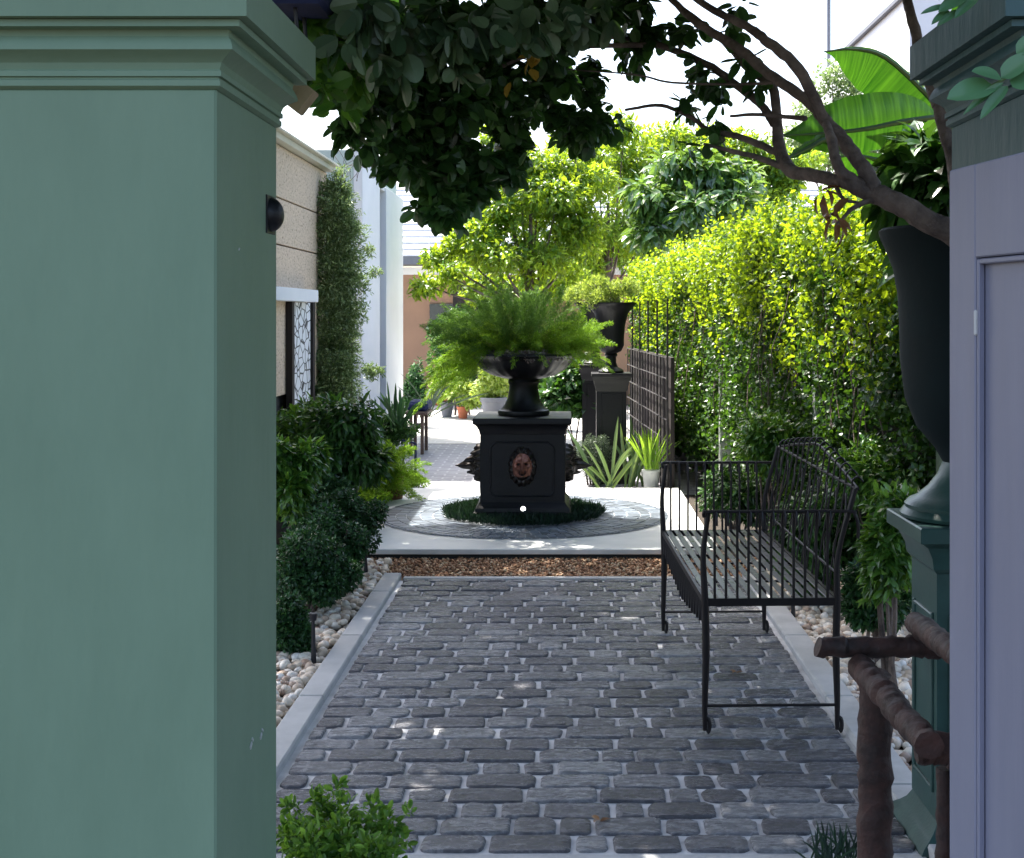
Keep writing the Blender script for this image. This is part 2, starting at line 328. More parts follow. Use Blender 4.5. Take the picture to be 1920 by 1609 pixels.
def pxcl(lst): return [((x-CX)*Y/F, Y, H-(y-CY)*Y/F, r*Y/F, r*Y/F*1.2, r*Y/F) for x, y, r, Y in lst]
class MB:
    def __init__(s): s.v = []; s.f = []; s.m = []; s.mi = 0
    def add(s, vs, fs):
        b = len(s.v); s.v += [tuple(v) for v in vs]; s.f += [tuple(i+b for i in f) for f in fs]; s.m += [s.mi]*len(fs); return s
    def box(s, c, sz, rot=None, bev=0):
        x, y, z = [a/2 for a in sz]
        if bev:
            b = min(bev, x*.9, y*.9, z*.9)
            vs = []; 
            for sx in (-1, 1):
                for sy in (-1, 1):
                    for sz_ in (-1, 1):
                        vs += [(sx*(x-b), sy*(y-b), sz_*z), (sx*(x-b), sy*y, sz_*(z-b)), (sx*x, sy*(y-b), sz_*(z-b))]
            bm = bmesh.new(); bv = [bm.verts.new(v) for v in vs]; bmesh.ops.convex_hull(bm, input=bv)
            bm.verts.ensure_lookup_table(); bmesh.ops.recalc_face_normals(bm, faces=bm.faces)
            bm.verts.index_update(); vs = [v.co.copy() for v in bm.verts]; fs = [[v.index for v in f.verts] for f in bm.faces]; bm.free()
        else:
            vs = [Vector((a, b_, c_)) for a in (-x, x) for b_ in (-y, y) for c_ in (-z, z)]
            fs = [(0, 1, 3, 2), (4, 6, 7, 5), (0, 4, 5, 1), (2, 3, 7, 6), (0, 2, 6, 4), (1, 5, 7, 3)]
        if rot is not None:
            Rm = Euler(rot).to_matrix(); vs = [Rm @ Vector(v) for v in vs]
        c = Vector(c); return s.add([Vector(v)+c for v in vs], fs)
    def lathe(s, prof, c=(0, 0, 0), seg=32, flute=0, fl=0, cap=True):
        c = Vector(c); vs = []; n = len(prof)
        for i in range(seg):
            a = 2*math.pi*i/seg
            for j, (r, z) in enumerate(prof):
                k = 1-(fl*(.5+.5*math.cos(a*flute)) if flute else 0)*(1 if 0 < j < n-1 else 0)
                vs.append(c+Vector((r*k*math.cos(a), r*k*math.sin(a), z)))
        fs = [(i*n+j, ((i+1) % seg)*n+j, ((i+1) % seg)*n+j+1, i*n+j+1) for i in range(seg) for j in range(n-1)]
        if cap:
            fs.append(tuple(i*n for i in reversed(range(seg)))); fs.append(tuple(i*n+n-1 for i in range(seg)))
        return s.add(vs, fs)
    def square(s, prof, c=(0, 0, 0), hx=None):
        """a square 'lathe': prof of (half width, z)"""
        c = Vector(c); vs = []; n = len(prof)
        for sx, sy in ((-1, -1), (1, -1), (1, 1), (-1, 1)):
            for (r, z) in prof: 
                vs.append(c+Vector((sx*r, sy*r, z)))
        fs = [(i*n+j, ((i+1) % 4)*n+j, ((i+1) % 4)*n+j+1, i*n+j+1) for i in range(4) for j in range(n-1)]
        fs.append((3*n, 2*n, n, 0)); fs.append((n-1, 2*n-1, 3*n-1, 4*n-1))
        return s.add(vs, fs)
    def tube(s, pts, rad, seg=8, cap=True, wob=0):
        pts = [Vector(p) for p in pts]; n = len(pts)
        if not hasattr(rad, '__len__'): rad = [rad]*n
        t0 = (pts[1]-pts[0]).normalized(); ref = Vector((0, 0, 1)) if abs(t0.z) < .9 else Vector((1, 0, 0))
        u = t0.cross(ref).normalized(); vs = []
        for i, p in enumerate(pts):
            t = (pts[min(i+1, n-1)]-pts[max(i-1, 0)]).normalized()
            u = (u-t*u.dot(t)).normalized(); w = t.cross(u)
            for k in range(seg):
                a = 2*math.pi*k/seg; r = rad[i]*(1+(rnd.uniform(-wob, wob) if wob else 0))
                vs.append(p+u*math.cos(a)*r+w*math.sin(a)*r)
        fs = [(i*seg+k, i*seg+(k+1) % seg, (i+1)*seg+(k+1) % seg, (i+1)*seg+k) for i in range(n-1) for k in range(seg)]
        if cap: fs.append(tuple(reversed(range(seg)))); fs.append(tuple(range((n-1)*seg, n*seg)))
        return s.add(vs, fs)
    def build(s, name, mats, parent=None, smooth=False, angle=35):
        li = [i for f in s.f for i in f]; lt = [len(f) for f in s.f]; ls = np.concatenate([[0], np.cumsum(lt)[:-1]])
        o = mesh_np(name, np.array(s.v), li, ls, lt, mats, parent, smooth, s.m)
        if smooth:
            me = o.data; bm = bmesh.new(); bm.from_mesh(me)
            for e in bm.edges:
                if len(e.link_faces) == 2 and e.calc_face_angle(0) > R(angle): e.smooth = False
            bm.to_mesh(me); bm.free()
        return o
def curve(pts, n=8):
    """Catmull-Rom through pts"""
    pts = [Vector(p) for p in pts]; out = []
    q = [pts[0]*2-pts[1]]+pts+[pts[-1]*2-pts[-2]]
    for i in range(1, len(q)-2):
        for k in range(n):
            t = k/n; a, b, c, d = q[i-1], q[i], q[i+1], q[i+2]
            out.append(.5*((2*b)+(c-a)*t+(2*a-5*b+4*c-d)*t*t+(3*b-a-3*c+d)*t**3))
    out.append(pts[-1]); return out
def lerp_r(rad, n):
    m = len(rad)-1
    return [rad[min(int(i*m/(n-1)), m-1)]*(1-(i*m/(n-1)-min(int(i*m/(n-1)), m-1)))+rad[min(int(i*m/(n-1)), m-1)+1]*(i*m/(n-1)-min(int(i*m/(n-1)), m-1)) for i in range(n)]
def copy_tree(o, parent=None, keep=True):
    c = o.copy(); COL.objects.link(c); c.parent = parent
    for ch in list(o.children): copy_tree(ch, c)
    return c
def S(o): return tag(o, kind='structure')

# ================================================================== THE SETTING
g = MB(); g.add([(-300, -100, 0), (300, -100, 0), (300, 600, 0), (-300, 600, 0)], [(0, 1, 2, 3)])
S(g.build('ground', M['soil']))

XL, XR, Y0, Y1 = -.908, .980, 3.635, 7.36
m = MB(); m.box(((XL+XR)/2, (Y0+Y1)/2, -.002), (XR-XL+.02, Y1-Y0, .054))
base = m.build('path_bed', M['mortar']); S(base)
def stone(mb, x0, x1, y0, y1):
    cx, cy = (x0+x1)/2, (y0+y1)/2; hx, hy = (x1-x0)/2, (y1-y0)/2; r = min(hx, hy)*rnd.uniform(.3, .62)
    out = []
    for (sx, sy, a0) in ((1, 1, 0), (-1, 1, 90), (-1, -1, 180), (1, -1, 270)):
        rr = r*rnd.uniform(.75, 1.2)
        for k in range(4):
            a = R(a0+k*30); out.append(Vector((cx+sx*(hx-rr)+rr*math.cos(a)+rnd.uniform(-.003, .003), cy+sy*(hy-rr)+rr*math.sin(a)+rnd.uniform(-.003, .003), 0)))
    n = len(out); zt = .034+rnd.uniform(-.002, .003); tx, ty = rnd.uniform(-.03, .03), rnd.uniform(-.05, .05)
    c0 = Vector((cx, cy, 0)); vs = []
    for (ins, z) in ((-.001, .004), (0, .026), (.002, .031), (.006, .0335), (.02, .034)):
        for p in out:
            dv = p-c0; l = dv.length; q = c0+dv*max(.2, (l-ins)/l)
            vs.append((q.x, q.y, z+(zt-.034 if z > .015 else 0)+(q.x-cx)*tx*.4+(q.y-cy)*ty*.4+(rnd.uniform(-.0014, .0014) if z > .03 else 0)))
    fs = [(j*n+i, j*n+(i+1) % n, (j+1)*n+(i+1) % n, (j+1)*n+i) for j in range(4) for i in range(n)]
    fs.append(tuple(4*n+i for i in range(n))); mb.add(vs, fs)
m = MB(); y = Y0+.004; row = 0; prevj = []
while y < Y1-.06:
    hgt = .1225*rnd.uniform(.97, 1.03); hgt = min(hgt, Y1-y)
    x = XL+.012; first = True; joints = []
    while x < XR-.05:
        L_ = rnd.choice([.11, .14, .16, .19, .22, .25])*rnd.uniform(.93, 1.07)
        if first: L_ *= rnd.uniform(.5, 1); first = False
        x1 = min(x+L_, XR-.01)
        for q in prevj:
            if abs(x1-q) < .036: x1 = q+(.045 if x1 >= q or q-.045-x < .09 else -.045)
        x1 = min(x1, XR-.01); joints.append(x1)
        if XR-.01-x1 < .07: x1 = XR-.01
        g1 = rnd.uniform(.004, .008); stone(m, x+g1*1.1, x1-g1*1.05, y+.0065+rnd.uniform(-.002, .002), y+hgt-.0065+rnd.uniform(-.002, .002)); x = x1
    y += hgt; row += 1; prevj = [q for q in joints if q < XR-.05]
path = m.build('path', M['cobble'], smooth=True, angle=60); S(path)
# kerbs each side and across the near and far ends
m = MB()
for k in range(6):
    a = 2.2+k*.95; b = min(a+.944, Y1+.08)
    if b > a: m.box((XL-.055, (a+b)/2, .017), (.098, b-a, .075), bev=.006); m.box((XR+.06, (a+b)/2, .017), (.11, b-a, .075), bev=.006)
S(m.build('kerb', M['kerb']))
m = MB()
m.box(((XL+XR)/2, Y1+.03, .014), (XR-XL-.02, .055, .05), bev=.004)
m.box(((XL+XR)/2, Y0-.8, .004), (XR-XL, 1.59, .05), bev=.004)
S(m.build('threshold', M['kerb']))

# platform with the slate ring
PX0, PX1, PY0, PY1, PZ = -1.456, .935, 8.08, 10.92, .072
m = MB(); m.box(((PX0+PX1)/2, (PY0+PY1)/2, PZ-.0165), (PX1-PX0, PY1-PY0, .033), bev=.004); S(m.build('platform', M['slab']))
m = MB(); m.box(((PX0+PX1)/2, (PY0+PY1)/2+.02, .018), (PX1-PX0-.06, PY1-PY0-.06, .040)); S(m.build('platform_base', M['shadow_gap']))
CXc, CYc, CR = -.295, 9.45, 1.03
m = MB()
ns = 72; m.add([(CXc+CR*math.cos(2*math.pi*i/ns), CYc+CR*math.sin(2*math.pi*i/ns), PZ+.004) for i in range(ns)], [tuple(range(ns))])
S(m.build('ring_bed', plain('ring_grout', (.42, .45, .48), (.30, .33, .36), rough=.6, scale=12)))
m = MB(); r = .56
while r < CR-.03:
    dr = rnd.uniform(.07, .1); dr = min(dr, CR-.006-r); nn = int(2*math.pi*(r+dr/2)/rnd.uniform(.05, .06))
    off = rnd.random()
    a = 0
    angs = sorted([(i+off+rnd.uniform(-.2, .2))/nn*2*math.pi for i in range(nn)])
    for i in range(nn):
        a0 = angs[i]; a1 = angs[(i+1) % nn]+(2*math.pi if i == nn-1 else 0); gp = .004/r
        if a1-a0 < 3*gp: continue
        q = []
        for (rr, aa) in ((r+.004, a0+gp), (r+dr-.004, a0+gp), (r+dr-.004, a1-gp), (r+.004, a1-gp)):
            rr += rnd.uniform(-.003, .003); q.append((CXc+rr*math.cos(aa), CYc+rr*math.sin(aa)))
        zz = PZ+.0085+rnd.uniform(-.001, .001)
        m.add([(x, y, PZ+.002) for x, y in q]+[(x, y, zz) for x, y in q], [(4, 7, 6, 5), (0, 1, 5, 4), (1, 2, 6, 5), (2, 3, 7, 6), (3, 0, 4, 7)])
    r += dr
S(m.build('slate_ring', M['slate']))
# courtyard beyond
m = MB(); m.add([(-2.6, 10.95, .012), (6, 10.95, .012), (6, 15.2, .012), (-2.6, 15.2, .012)], [(0, 1, 2, 3)]); S(m.build('courtyard', M['court']))
m = MB(); m.add([(-9, 15.2, .016), (9, 15.2, .016), (9, 21.5, .016), (-9, 21.5, .016)], [(0, 1, 2, 3)]); S(m.build('sunny_courtyard', M['court_sunlit']))

def ico(sub):
    bm = bmesh.new(); bmesh.ops.create_icosphere(bm, subdivisions=sub, radius=1)
    v = [tuple(x.co) for x in bm.verts]; f = [tuple(a.index for a in x.verts) for x in bm.faces]; bm.free(); return v, f
def rotm(n, flat=False):
    a = rng.uniform(0, 2*math.pi, n); tl = rng.normal(0, .35, n); b = rng.uniform(0, 2*math.pi, n)
    ca, sa, ct, st, cb, sb = np.cos(a), np.sin(a), np.cos(tl), np.sin(tl), np.cos(b), np.sin(b); z = np.zeros(n); o = np.ones(n)
    Z = lambda c, s: np.stack([np.stack([c, -s, z], 1), np.stack([s, c, z], 1), np.stack([z, z, o], 1)], 1)
    Xr = np.stack([np.stack([o, z, z], 1), np.stack([z, ct, -st], 1), np.stack([z, st, ct], 1)], 1)
    return Z(ca, sa) @ Xr @ Z(cb, sb)
def scatter(name, mat, n, xr, yr, zb, smin, smax, sub, flat=(.55, .8), zj=.02):
    tv, tf = ico(sub); pos = np.stack([rng.uniform(*xr, n), rng.uniform(*yr, n), zb+rng.uniform(0, zj, n)], 1)
    s = rng.uniform(smin, smax, n); scl = np.stack([s, s*rng.uniform(.65, .95, n), s*rng.uniform(*flat, n)], 1)
    tv = np.array(tv)*(1+rng.uniform(-.08, .08, (len(tv), 1)))
    return inst(name, tv, tf, pos, rotm(n), scl, mat, None, True)
tag(scatter('white_pebbles', M['pebble'], 3600, (-1.95, XL-.125), (4.3, 8.0), .004, .017, .031, 2, zj=.028), 'cream rounded pebbles filling the bed left of the path', 'pebbles', kind='stuff')
tag(scatter('white_pebbles', M['pebble'], 3400, (XR+.12, 1.75), (3.4, 8.0), .004, .018, .034, 2, zj=.03), 'cream rounded pebbles under the bench side shrubs right of the path', 'pebbles', kind='stuff')
tag(scatter('brown_gravel', M['gravel'], 9000, (-1.55, 1.5), (Y1+.07, PY0+.03), .004, .006, .012, 1, zj=.012), 'reddish brown gravel strip between cobbles and pale platform', 'gravel', kind='stuff')

# ================================================================== GATEWAY
def gate_pillar(xin, side, label, paint):
    """xin: x of the inner face; side -1 = pillar lies to the left of it"""
    Yf, Yb, W = 2.2, 2.66, .62
    xc = xin+side*W/2; t = thing('gate_pillar', label, 'pillar', (xc, (Yf+Yb)/2, 0))
    m = MB(); m.box((xc, (Yf+Yb)/2, .936), (W, Yb-Yf, 1.872), bev=.004); m.build('shaft', paint, t)
    prof = [(0, 1.870), (.0085, 1.8745), (.0085, 1.884), (.0055, 1.886), (.0055, 1.889), (.0105, 1.890), (.0105, 1.899), (.0075, 1.901), (.0085, 1.904)]
    prof += [(.0355-.026*math.cos(math.pi*k/8)**1 if k < 4 else .0355-.009*(1-math.cos(math.pi*(k-4)/8)), 1.906+.052*k/9) for k in range(1, 9)]
    prof += [(.0285, 1.9625), (.0505, 1.9635), (.0505, 1.9745), (.0465, 1.9755), (.0655, 1.9765), (.0655, 2.045), (0, 2.06)]
    m = MB(); n = len(prof); vs = []
    for sx, sy in ((-1, -1), (1, -1), (1, 1), (-1, 1)):
        for p, z in prof: vs.append((xc+sx*(W/2+p), (Yf+Yb)/2+sy*((Yb-Yf)/2+p), z))
    fs = [(i*n+j, ((i+1) % 4)*n+j, ((i+1) % 4)*n+j+1, i*n+j+1) for i in range(4) for j in range(n-1)]
    fs += [(3*n, 2*n, n, 0), (n-1, 2*n-1, 3*n-1, 4*n-1)]
    m.add(vs, fs); m.build('cornice', paint, t, smooth=True, angle=22)
    return t
gp = gate_pillar(-.576, -1, 'big sage green pillar filling the left side of the photo', M['green_paint'])
m = MB()
for (zz, yy, s) in ((1.5-(1398-588)*2.44/2500, 2.44, .006), (1.5-(1380-588)*2.52/2500, 2.52, .006), (1.5+(588-467)*2.33/2500, 2.35, .0016)):
    m.box((-.5755, yy, zz), (.003, s*2.2, s*1.1), rot=(.5, 0, 0)); m.box((-.5755, yy+s*2, zz+s*1.2), (.003, s*1.5, s*.6), rot=(-.7, 0, 0))
m.build('chipped_spot', M['chip'], gp)
gate_pillar(.77, 1, 'teal pillar with shade in its colour, behind the lavender gate leaf at right', M['teal_shade_paint'])
t = thing('dome_fixture', 'small black half dome fixed to the inner side of the left green pillar', 'fixture', (-.576, 2.60, 1.5+(588-403)*2.6/2500))
m = MB(); c = Vector((-.576, 2.60, 1.5+(588-403)*2.6/2500))
prof = [(.034*math.cos(R(a)), .034*math.sin(R(a))) for a in range(0, 91, 10)]
vs = []; seg = 20
for i in range(seg):
    a = 2*math.pi*i/seg
    for r_, h_ in prof: vs.append(c+Vector((h_*.8, r_*math.cos(a), r_*math.sin(a))))
nn = len(prof)
m.add(vs, [(i*nn+j, ((i+1) % seg)*nn+j, ((i+1) % seg)*nn+j+1, i*nn+j+1) for i in range(seg) for j in range(nn-1)]); m.build('dome', M['cast_black'], t, smooth=True)
m = MB(); m.box(c+Vector((.001, 0, 0)), (.004, .074, .074), bev=.001); m.build('back_plate', M['cast_black'], t)
# pale softwood bracket end behind the cornice
b = P(567, 186, 2.86); m = MB(); m.box(b, (.035, .05, .06), rot=(0, R(38), 0), bev=.003); m.box(b+Vector((-.016, 0, .026)), (.03, .05, .03), rot=(0, R(20), 0), bev=.003)
tag(m.build('timber_bracket', M['raw_wood']), 'weathered pale timber bracket poking out behind the left pillar cornice', 'bracket')
# lantern on the left pillar
c = Vector((-.60, 2.58, 2.06)); 
t = thing('pillar_lantern', 'black metal lantern frame behind the top of the left pillar', 'lantern', P(545, 120, 3.0))
m = MB(); c = P(552, 24, 3.0); m.box(c+Vector((-.03, 0, .03)), (.22, .2, .06), bev=.01); m.build('lantern_roof', M['navy'], t)
for dx in (-.038, .012):
    for dy in (-.05, .05):
        m = MB(); m.tube([c+Vector((dx, dy, 0)), c+Vector((dx+.012, dy, -.14))], .005, 6); m.build('upright', M['black_iron'], t)

# lavender gate leaf, swung open towards us
A = Vector((.547, 1.90, 0)); B = Vector((.62, 1.37, 0)); dv = (B-A).normalized(); nv = Vector((-dv.y, dv.x, 0))
if nv.x > 0: nv = -nv
ang = math.atan2(dv.y, dv.x); ln = (B-A).length; zt = 1.704
t = thing('gate_leaf', 'timber gate leaf coloured lavender for sky light, swung open at the right edge', 'gate', A+(B-A)*.5)
def slab_on(mb, s0, s1, z0, z1, off, th, bev=.002):
    c = A+dv*(s0+s1)/2-nv*(off+th/2); mb.box((c.x, c.y, (z0+z1)/2), (s1-s0, th, z1-z0), rot=(0, 0, ang), bev=bev)
sw = .083
m = MB(); slab_on(m, 0, sw, .08, zt, 0, .04); m.build('stile', M['sky_tint_paint'], t)
m = MB(); slab_on(m, ln-sw, ln, .08, zt, 0, .04); m.build('stile', M['sky_tint_paint'], t)
m = MB(); slab_on(m, sw+.0005, ln-sw-.0005, zt-.128, zt, .0, .04); m.build('rail', M['sky_tint_paint'], t)
m = MB(); slab_on(m, sw+.0005, ln-sw-.0005, .08, .2, .0, .04); m.build('rail', M['sky_tint_paint'], t)
m = MB(); slab_on(m, sw+.001, ln-sw-.001, .201, zt-.129, .012, .016); m.build('panel', M['sky_tint_paint'], t)
m = MB(); slab_on(m, sw+.001, sw+.008, .2015, zt-.1295, .002, .009, .0015); slab_on(m, sw+.009, ln-sw-.01, zt-.137, zt-.1295, .002, .009, .0015); m.build('panel_moulding', M['sky_tint_paint'], t)
m = MB(); slab_on(m, sw-.001, sw+.004, 1.47, 1.505, -.002, .006); m.build('hinge', M['chip'], t)

# ------------------------------------------------------------------ log rail at lower right
t = thing('log_fence', 'rustic bark covered log handrail in the lower right corner', 'fence', (.67, 3.0, 0))
def log(name, a, b, r0, r1, seg=14):
    n = 34; a = Vector(a); b = Vector(b); pts = [a.lerp(b, i/(n-1))+Vector((rnd.uniform(-1, 1), rnd.uniform(-1, 1), rnd.uniform(-1, 1)))*.0025 for i in range(n)]
    kn = (rnd.randrange(4, 14), rnd.randrange(16, 30)); m = MB(); m.tube(pts, [(r0+(r1-r0)*i/(n-1))*rnd.uniform(.96, 1.04)*(1.13 if i in kn else 1) for i in range(n)], seg, wob=.06); return m.build(name, M['log'], t, smooth=True, angle=50)
log('post', P(1640, 1260, 2.98)*1, Vector((P(1640, 1260, 2.98).x+.0, 2.98, 0)), .036, .040)
log('rail', P(1533, 1214, 2.93), P(1835, 1212, 2.93), .021, .025)
log('rail', P(1718, 1168, 2.98), P(1810, 1240, 2.5), .024, .024)
log('brace', P(1612, 1250, 2.9), P(1745, 1400, 2.45), .028, .026)
log('rail', P(1716, 1404, 2.52), P(1880, 1404, 2.52), .030, .028)
log('post', P(1772, 1440, 2.6), Vector((P(1772, 1440, 2.6).x, 2.6, 0)), .016, .018)

# ------------------------------------------------------------------ teal plinth and the dark urn on it
pc = Vector((1.155, 3.8, 0)); zt = .918
t = thing('plinth', 'tall teal cast iron plinth partly hidden by the lavender gate leaf', 'plinth', pc)
m = MB(); m.square([(.19, 0), (.19, .03), (.18, .045), (.16, .06), (.145, .075), (.131, .10)], pc); m.build('base', M['teal_iron'], t, smooth=True, angle=30)
m = MB(); m.square([(.133, .1005), (.133, zt-.135)], pc)
for sx, sy in ((-1, 0), (0, -1)):
    for (a, z, w, hh) in ((-.095, .42, .012, .5), (.095, .42, .012, .5), (0, .18, .19, .012), (0, .66, .19, .012)):
        if sx: m.box(pc+Vector((-.134, a, z)), (.012, w, hh), bev=.003)
        else: m.box(pc+Vector((a, -.134, z)), (w, .012, hh), bev=.003)
m.build('shaft', M['teal_iron'], t)
m = MB(); m.square([(.134, zt-.134), (.145, zt-.12), (.15, zt-.09), (.165, zt-.06), (.185, zt-.045), (.193, zt-.042), (.193, zt-.004), (.189, zt)], pc); m.build('cap', M['teal_iron'], t, smooth=True, angle=25)
t = thing('urn', 'very large dark teal urn standing on the teal plinth', 'urn', pc+Vector((0, 0, zt)))
m = MB(); m.lathe([(.165, .001), (.192, .004), (.197, .014), (.188, .026), (.182, .03), (.184, .04), (.172, .052), (.15, .062), (.118, .09), (.092, .125), (.078, .16)], pc+Vector((0, 0, zt)), 40); m.build('foot', M['teal_iron'], t, smooth=True, angle=30)
m = MB(); m.lathe([(.078, .1605), (.10, .20), (.15, .26), (.182, .34), (.196, .45), (.198, .55), (.203, .64), (.215, .71), (.236, .765), (.252, .80), (.256, .818), (.246, .826), (.225, .80), (.19, .77)], pc+Vector((0, 0, zt)), 48); m.build('body', M['dark_urn'], t, smooth=True, angle=40)

# ------------------------------------------------------------------ wrought iron bench (built at the origin, then placed)
t = thing('bench', 'wrought iron garden bench with slatted seat standing on the cobbles', 'bench')
hl, hw, zs = .748, .2375, .482; I = M['bench_iron']
for sx in (-1, 1):
    for sy in (-1, 1):
        m = MB(); top = .79 if sx < 0 else .873
        x0 = sx*hw; pts = curve([(x0, sy*hl, .012), (x0, sy*hl, .12), (x0+sx*-.004, sy*hl, .3), (x0, sy*hl, zs), (x0-(.006 if sx < 0 else -.004), sy*hl, .64), (x0+(.012 if sx < 0 else .066), sy*hl, top)], 4)
        m.tube(pts, lerp_r([.008, .011, .014, .013, .010, .009], len(pts)), 8)
        c = Vector((x0+.008, sy*hl, .030)); m.tube([c+Vector((.009*math.cos(a/6*math.pi), 0, .026*math.sin(a/6*math.pi))) for a in range(-3, 8)], .0075, 6)
        m.build('leg', I, t, smooth=True, angle=50)
for sy in (-1, 1):
    m = MB(); m.tube([(-hw, sy*hl, .10), (hw, sy*hl, .10)], .0055, 8); m.build('stretcher', I, t, smooth=True)
m = MB()
for sy in (-1, 1): m.box((0, sy*hl, zs-.012), (2*hw, .012, .028))
for sx in (-1, 1): m.box((sx*hw, 0, zs-.010), (.012, 2*hl-.016, .022))
for k in (-.5, 0, .5): m.box((0, k*hl, zs-.014), (2*hw-.014, .02, .006))
m.build('seat_frame', I, t)
m = MB()
for k in range(12):
    x = -hw+.024+k*(2*hw-.048)/11; m.box((x, 0, zs-.001), (.026, 2*hl-.014, .005), bev=.0018)
m.build('seat', M['seat_sheen_iron'], t)
for sy in (-1, 1):          # rolled arms
    m = MB(); yo = sy*(hl+.030)
    m.tube(curve([(-hw-.004, sy*hl, .775), (-hw-.004, sy*(hl+.012), .793), (-hw+.02, yo, .797), (0, yo, .797), (hw+.03, yo, .797), (hw+.056, yo, .785), (hw+.068, yo, .75), (hw+.068, yo, .70)], 5), .0062, 8)
    m.build('armrest', I, t, smooth=True)
    m = MB()
    for k in range(11):
        x = -hw+.035+k*(2*hw-.07)/10.
        m.tube(curve([(x, sy*hl, zs), (x, sy*hl, .70), (x, sy*(hl+.004), .772), (x, yo, .797), (x, sy*(hl+.048), .775), (x, sy*(hl+.05), .75)], 4), .0052, 6)
    m.build('arm_spindles', I, t, smooth=True)
def bk(y): return .873+.085*max(0, 1-abs(y)/hl)**.8          # pediment shaped top edge of the back
def bx(z): return hw+.004+.066*max(0, (z-zs)/(.873-zs))**1.3
m = MB()
m.tube([(bx(.873), -hl-.005, .873), (bx(.873), hl+.005, .873)], .0062, 8)
m.tube([(bx(.56), -hl, .56), (bx(.56), hl, .56)], .005, 8)
m.tube(curve([(bx(bk(y))+.004, y, bk(y)) for y in (-hl, -.6*hl, -.3*hl, 0, .3*hl, .6*hl, hl)], 4), .0058, 8)
m.build('back_frame', I, t, smooth=True)
m = MB()
for k in range(15):
    y = -hl+.05+k*(2*hl-.1)/14; zt_ = bk(y)
    m.tube(curve([(hw+.004, y, zs), (bx(.6), y, .6), (bx(.75), y, .75), (bx(.873)-.004, y, .873), (bx(zt_)-.006, y, zt_+.012), (bx(zt_)+.014, y-.004, zt_+.028), (bx(zt_)+.032, y-.01, zt_+.01)], 4), .0038, 6)
for k in range(9):
    y = -hl+.12+k*(2*hl-.24)/8
    m.tube(curve([(bx(.6), y, .57), (bx(.65), y+.05, .64), (bx(.7), y, .70), (bx(.75), y-.05, .76), (bx(.83), y, .84), (bx(.83), y+.03, .80)], 4), .0034, 6)
m.build('back_spindles', I, t, smooth=True)
m = MB()
for k in range(18):
    y = -hl+.06+k*(2*hl-.12)/17; dr = .075+.06*(1-abs(y)/hl)
    m.tube(curve([(-hw, y-.014, zs-.02), (-hw, y-.02, zs-dr*.7), (-hw, y, zs-dr-.02), (-hw, y+.02, zs-dr*.7), (-hw, y+.014, zs-.02)], 4), .0052, 6)
m.build('apron_scrolls', I, t, smooth=True)
t.location = (.7165*.977, 5.515*.977, .034); t.rotation_euler = (0, 0, .0259); t.scale = (.977, .977, .977)

# ================================================================== FOUNTAIN PEDESTAL
pc = Vector((CXc, CYc, PZ+.008))
t = thing('fountain_pedestal', 'square black cast pedestal with lion heads in the centre of the slate ring', 'pedestal', pc)
CB = M['cast_black']; zc = .702-.0
m = MB(); m.square([(.335, 0), (.335, .055), (.325, .062), (.322, .085), (.308, .10), (.298, .115), (.293, .125)], pc); m.build('base', CB, t, smooth=True, angle=30)
m = MB(); m.square([(.290, .1255), (.290, zc-.115)], pc)
m.build('body', CB, t)
m = MB(); m.square([(.291, zc-.1145), (.296, zc-.10), (.298, zc-.085), (.312, zc-.06), (.325, zc-.045), (.338, zc-.038), (.340, zc-.01), (.336, zc)], pc); m.build('cap', CB, t, smooth=True, angle=30)
def frame_mould(mb, rot):
    w, z0, z1, ch = .218, .165, .535, .035
    pts = [(-w+ch, z0), (w-ch, z0), (w-ch*.4, z0+ch*.4), (w, z0+ch), (w, z1-ch), (w-ch, z1), (-w+ch, z1), (-w, z1-ch), (-w, z0+ch), (-w+ch, z0)]
    Rm = Matrix.Rotation(rot, 3, 'Z')
    for a, b in zip(pts[:-1], pts[1:]):
        mb.tube([pc+Rm @ Vector((a[0], -.2905, a[1])), pc+Rm @ Vector((b[0], -.2905, b[1]))], .0065, 8)
for rr in (0, -math.pi/2, math.pi/2):
    m = MB(); frame_mould(m, rr); m.build('panel_moulding', M['cast_black'], t, smooth=True)
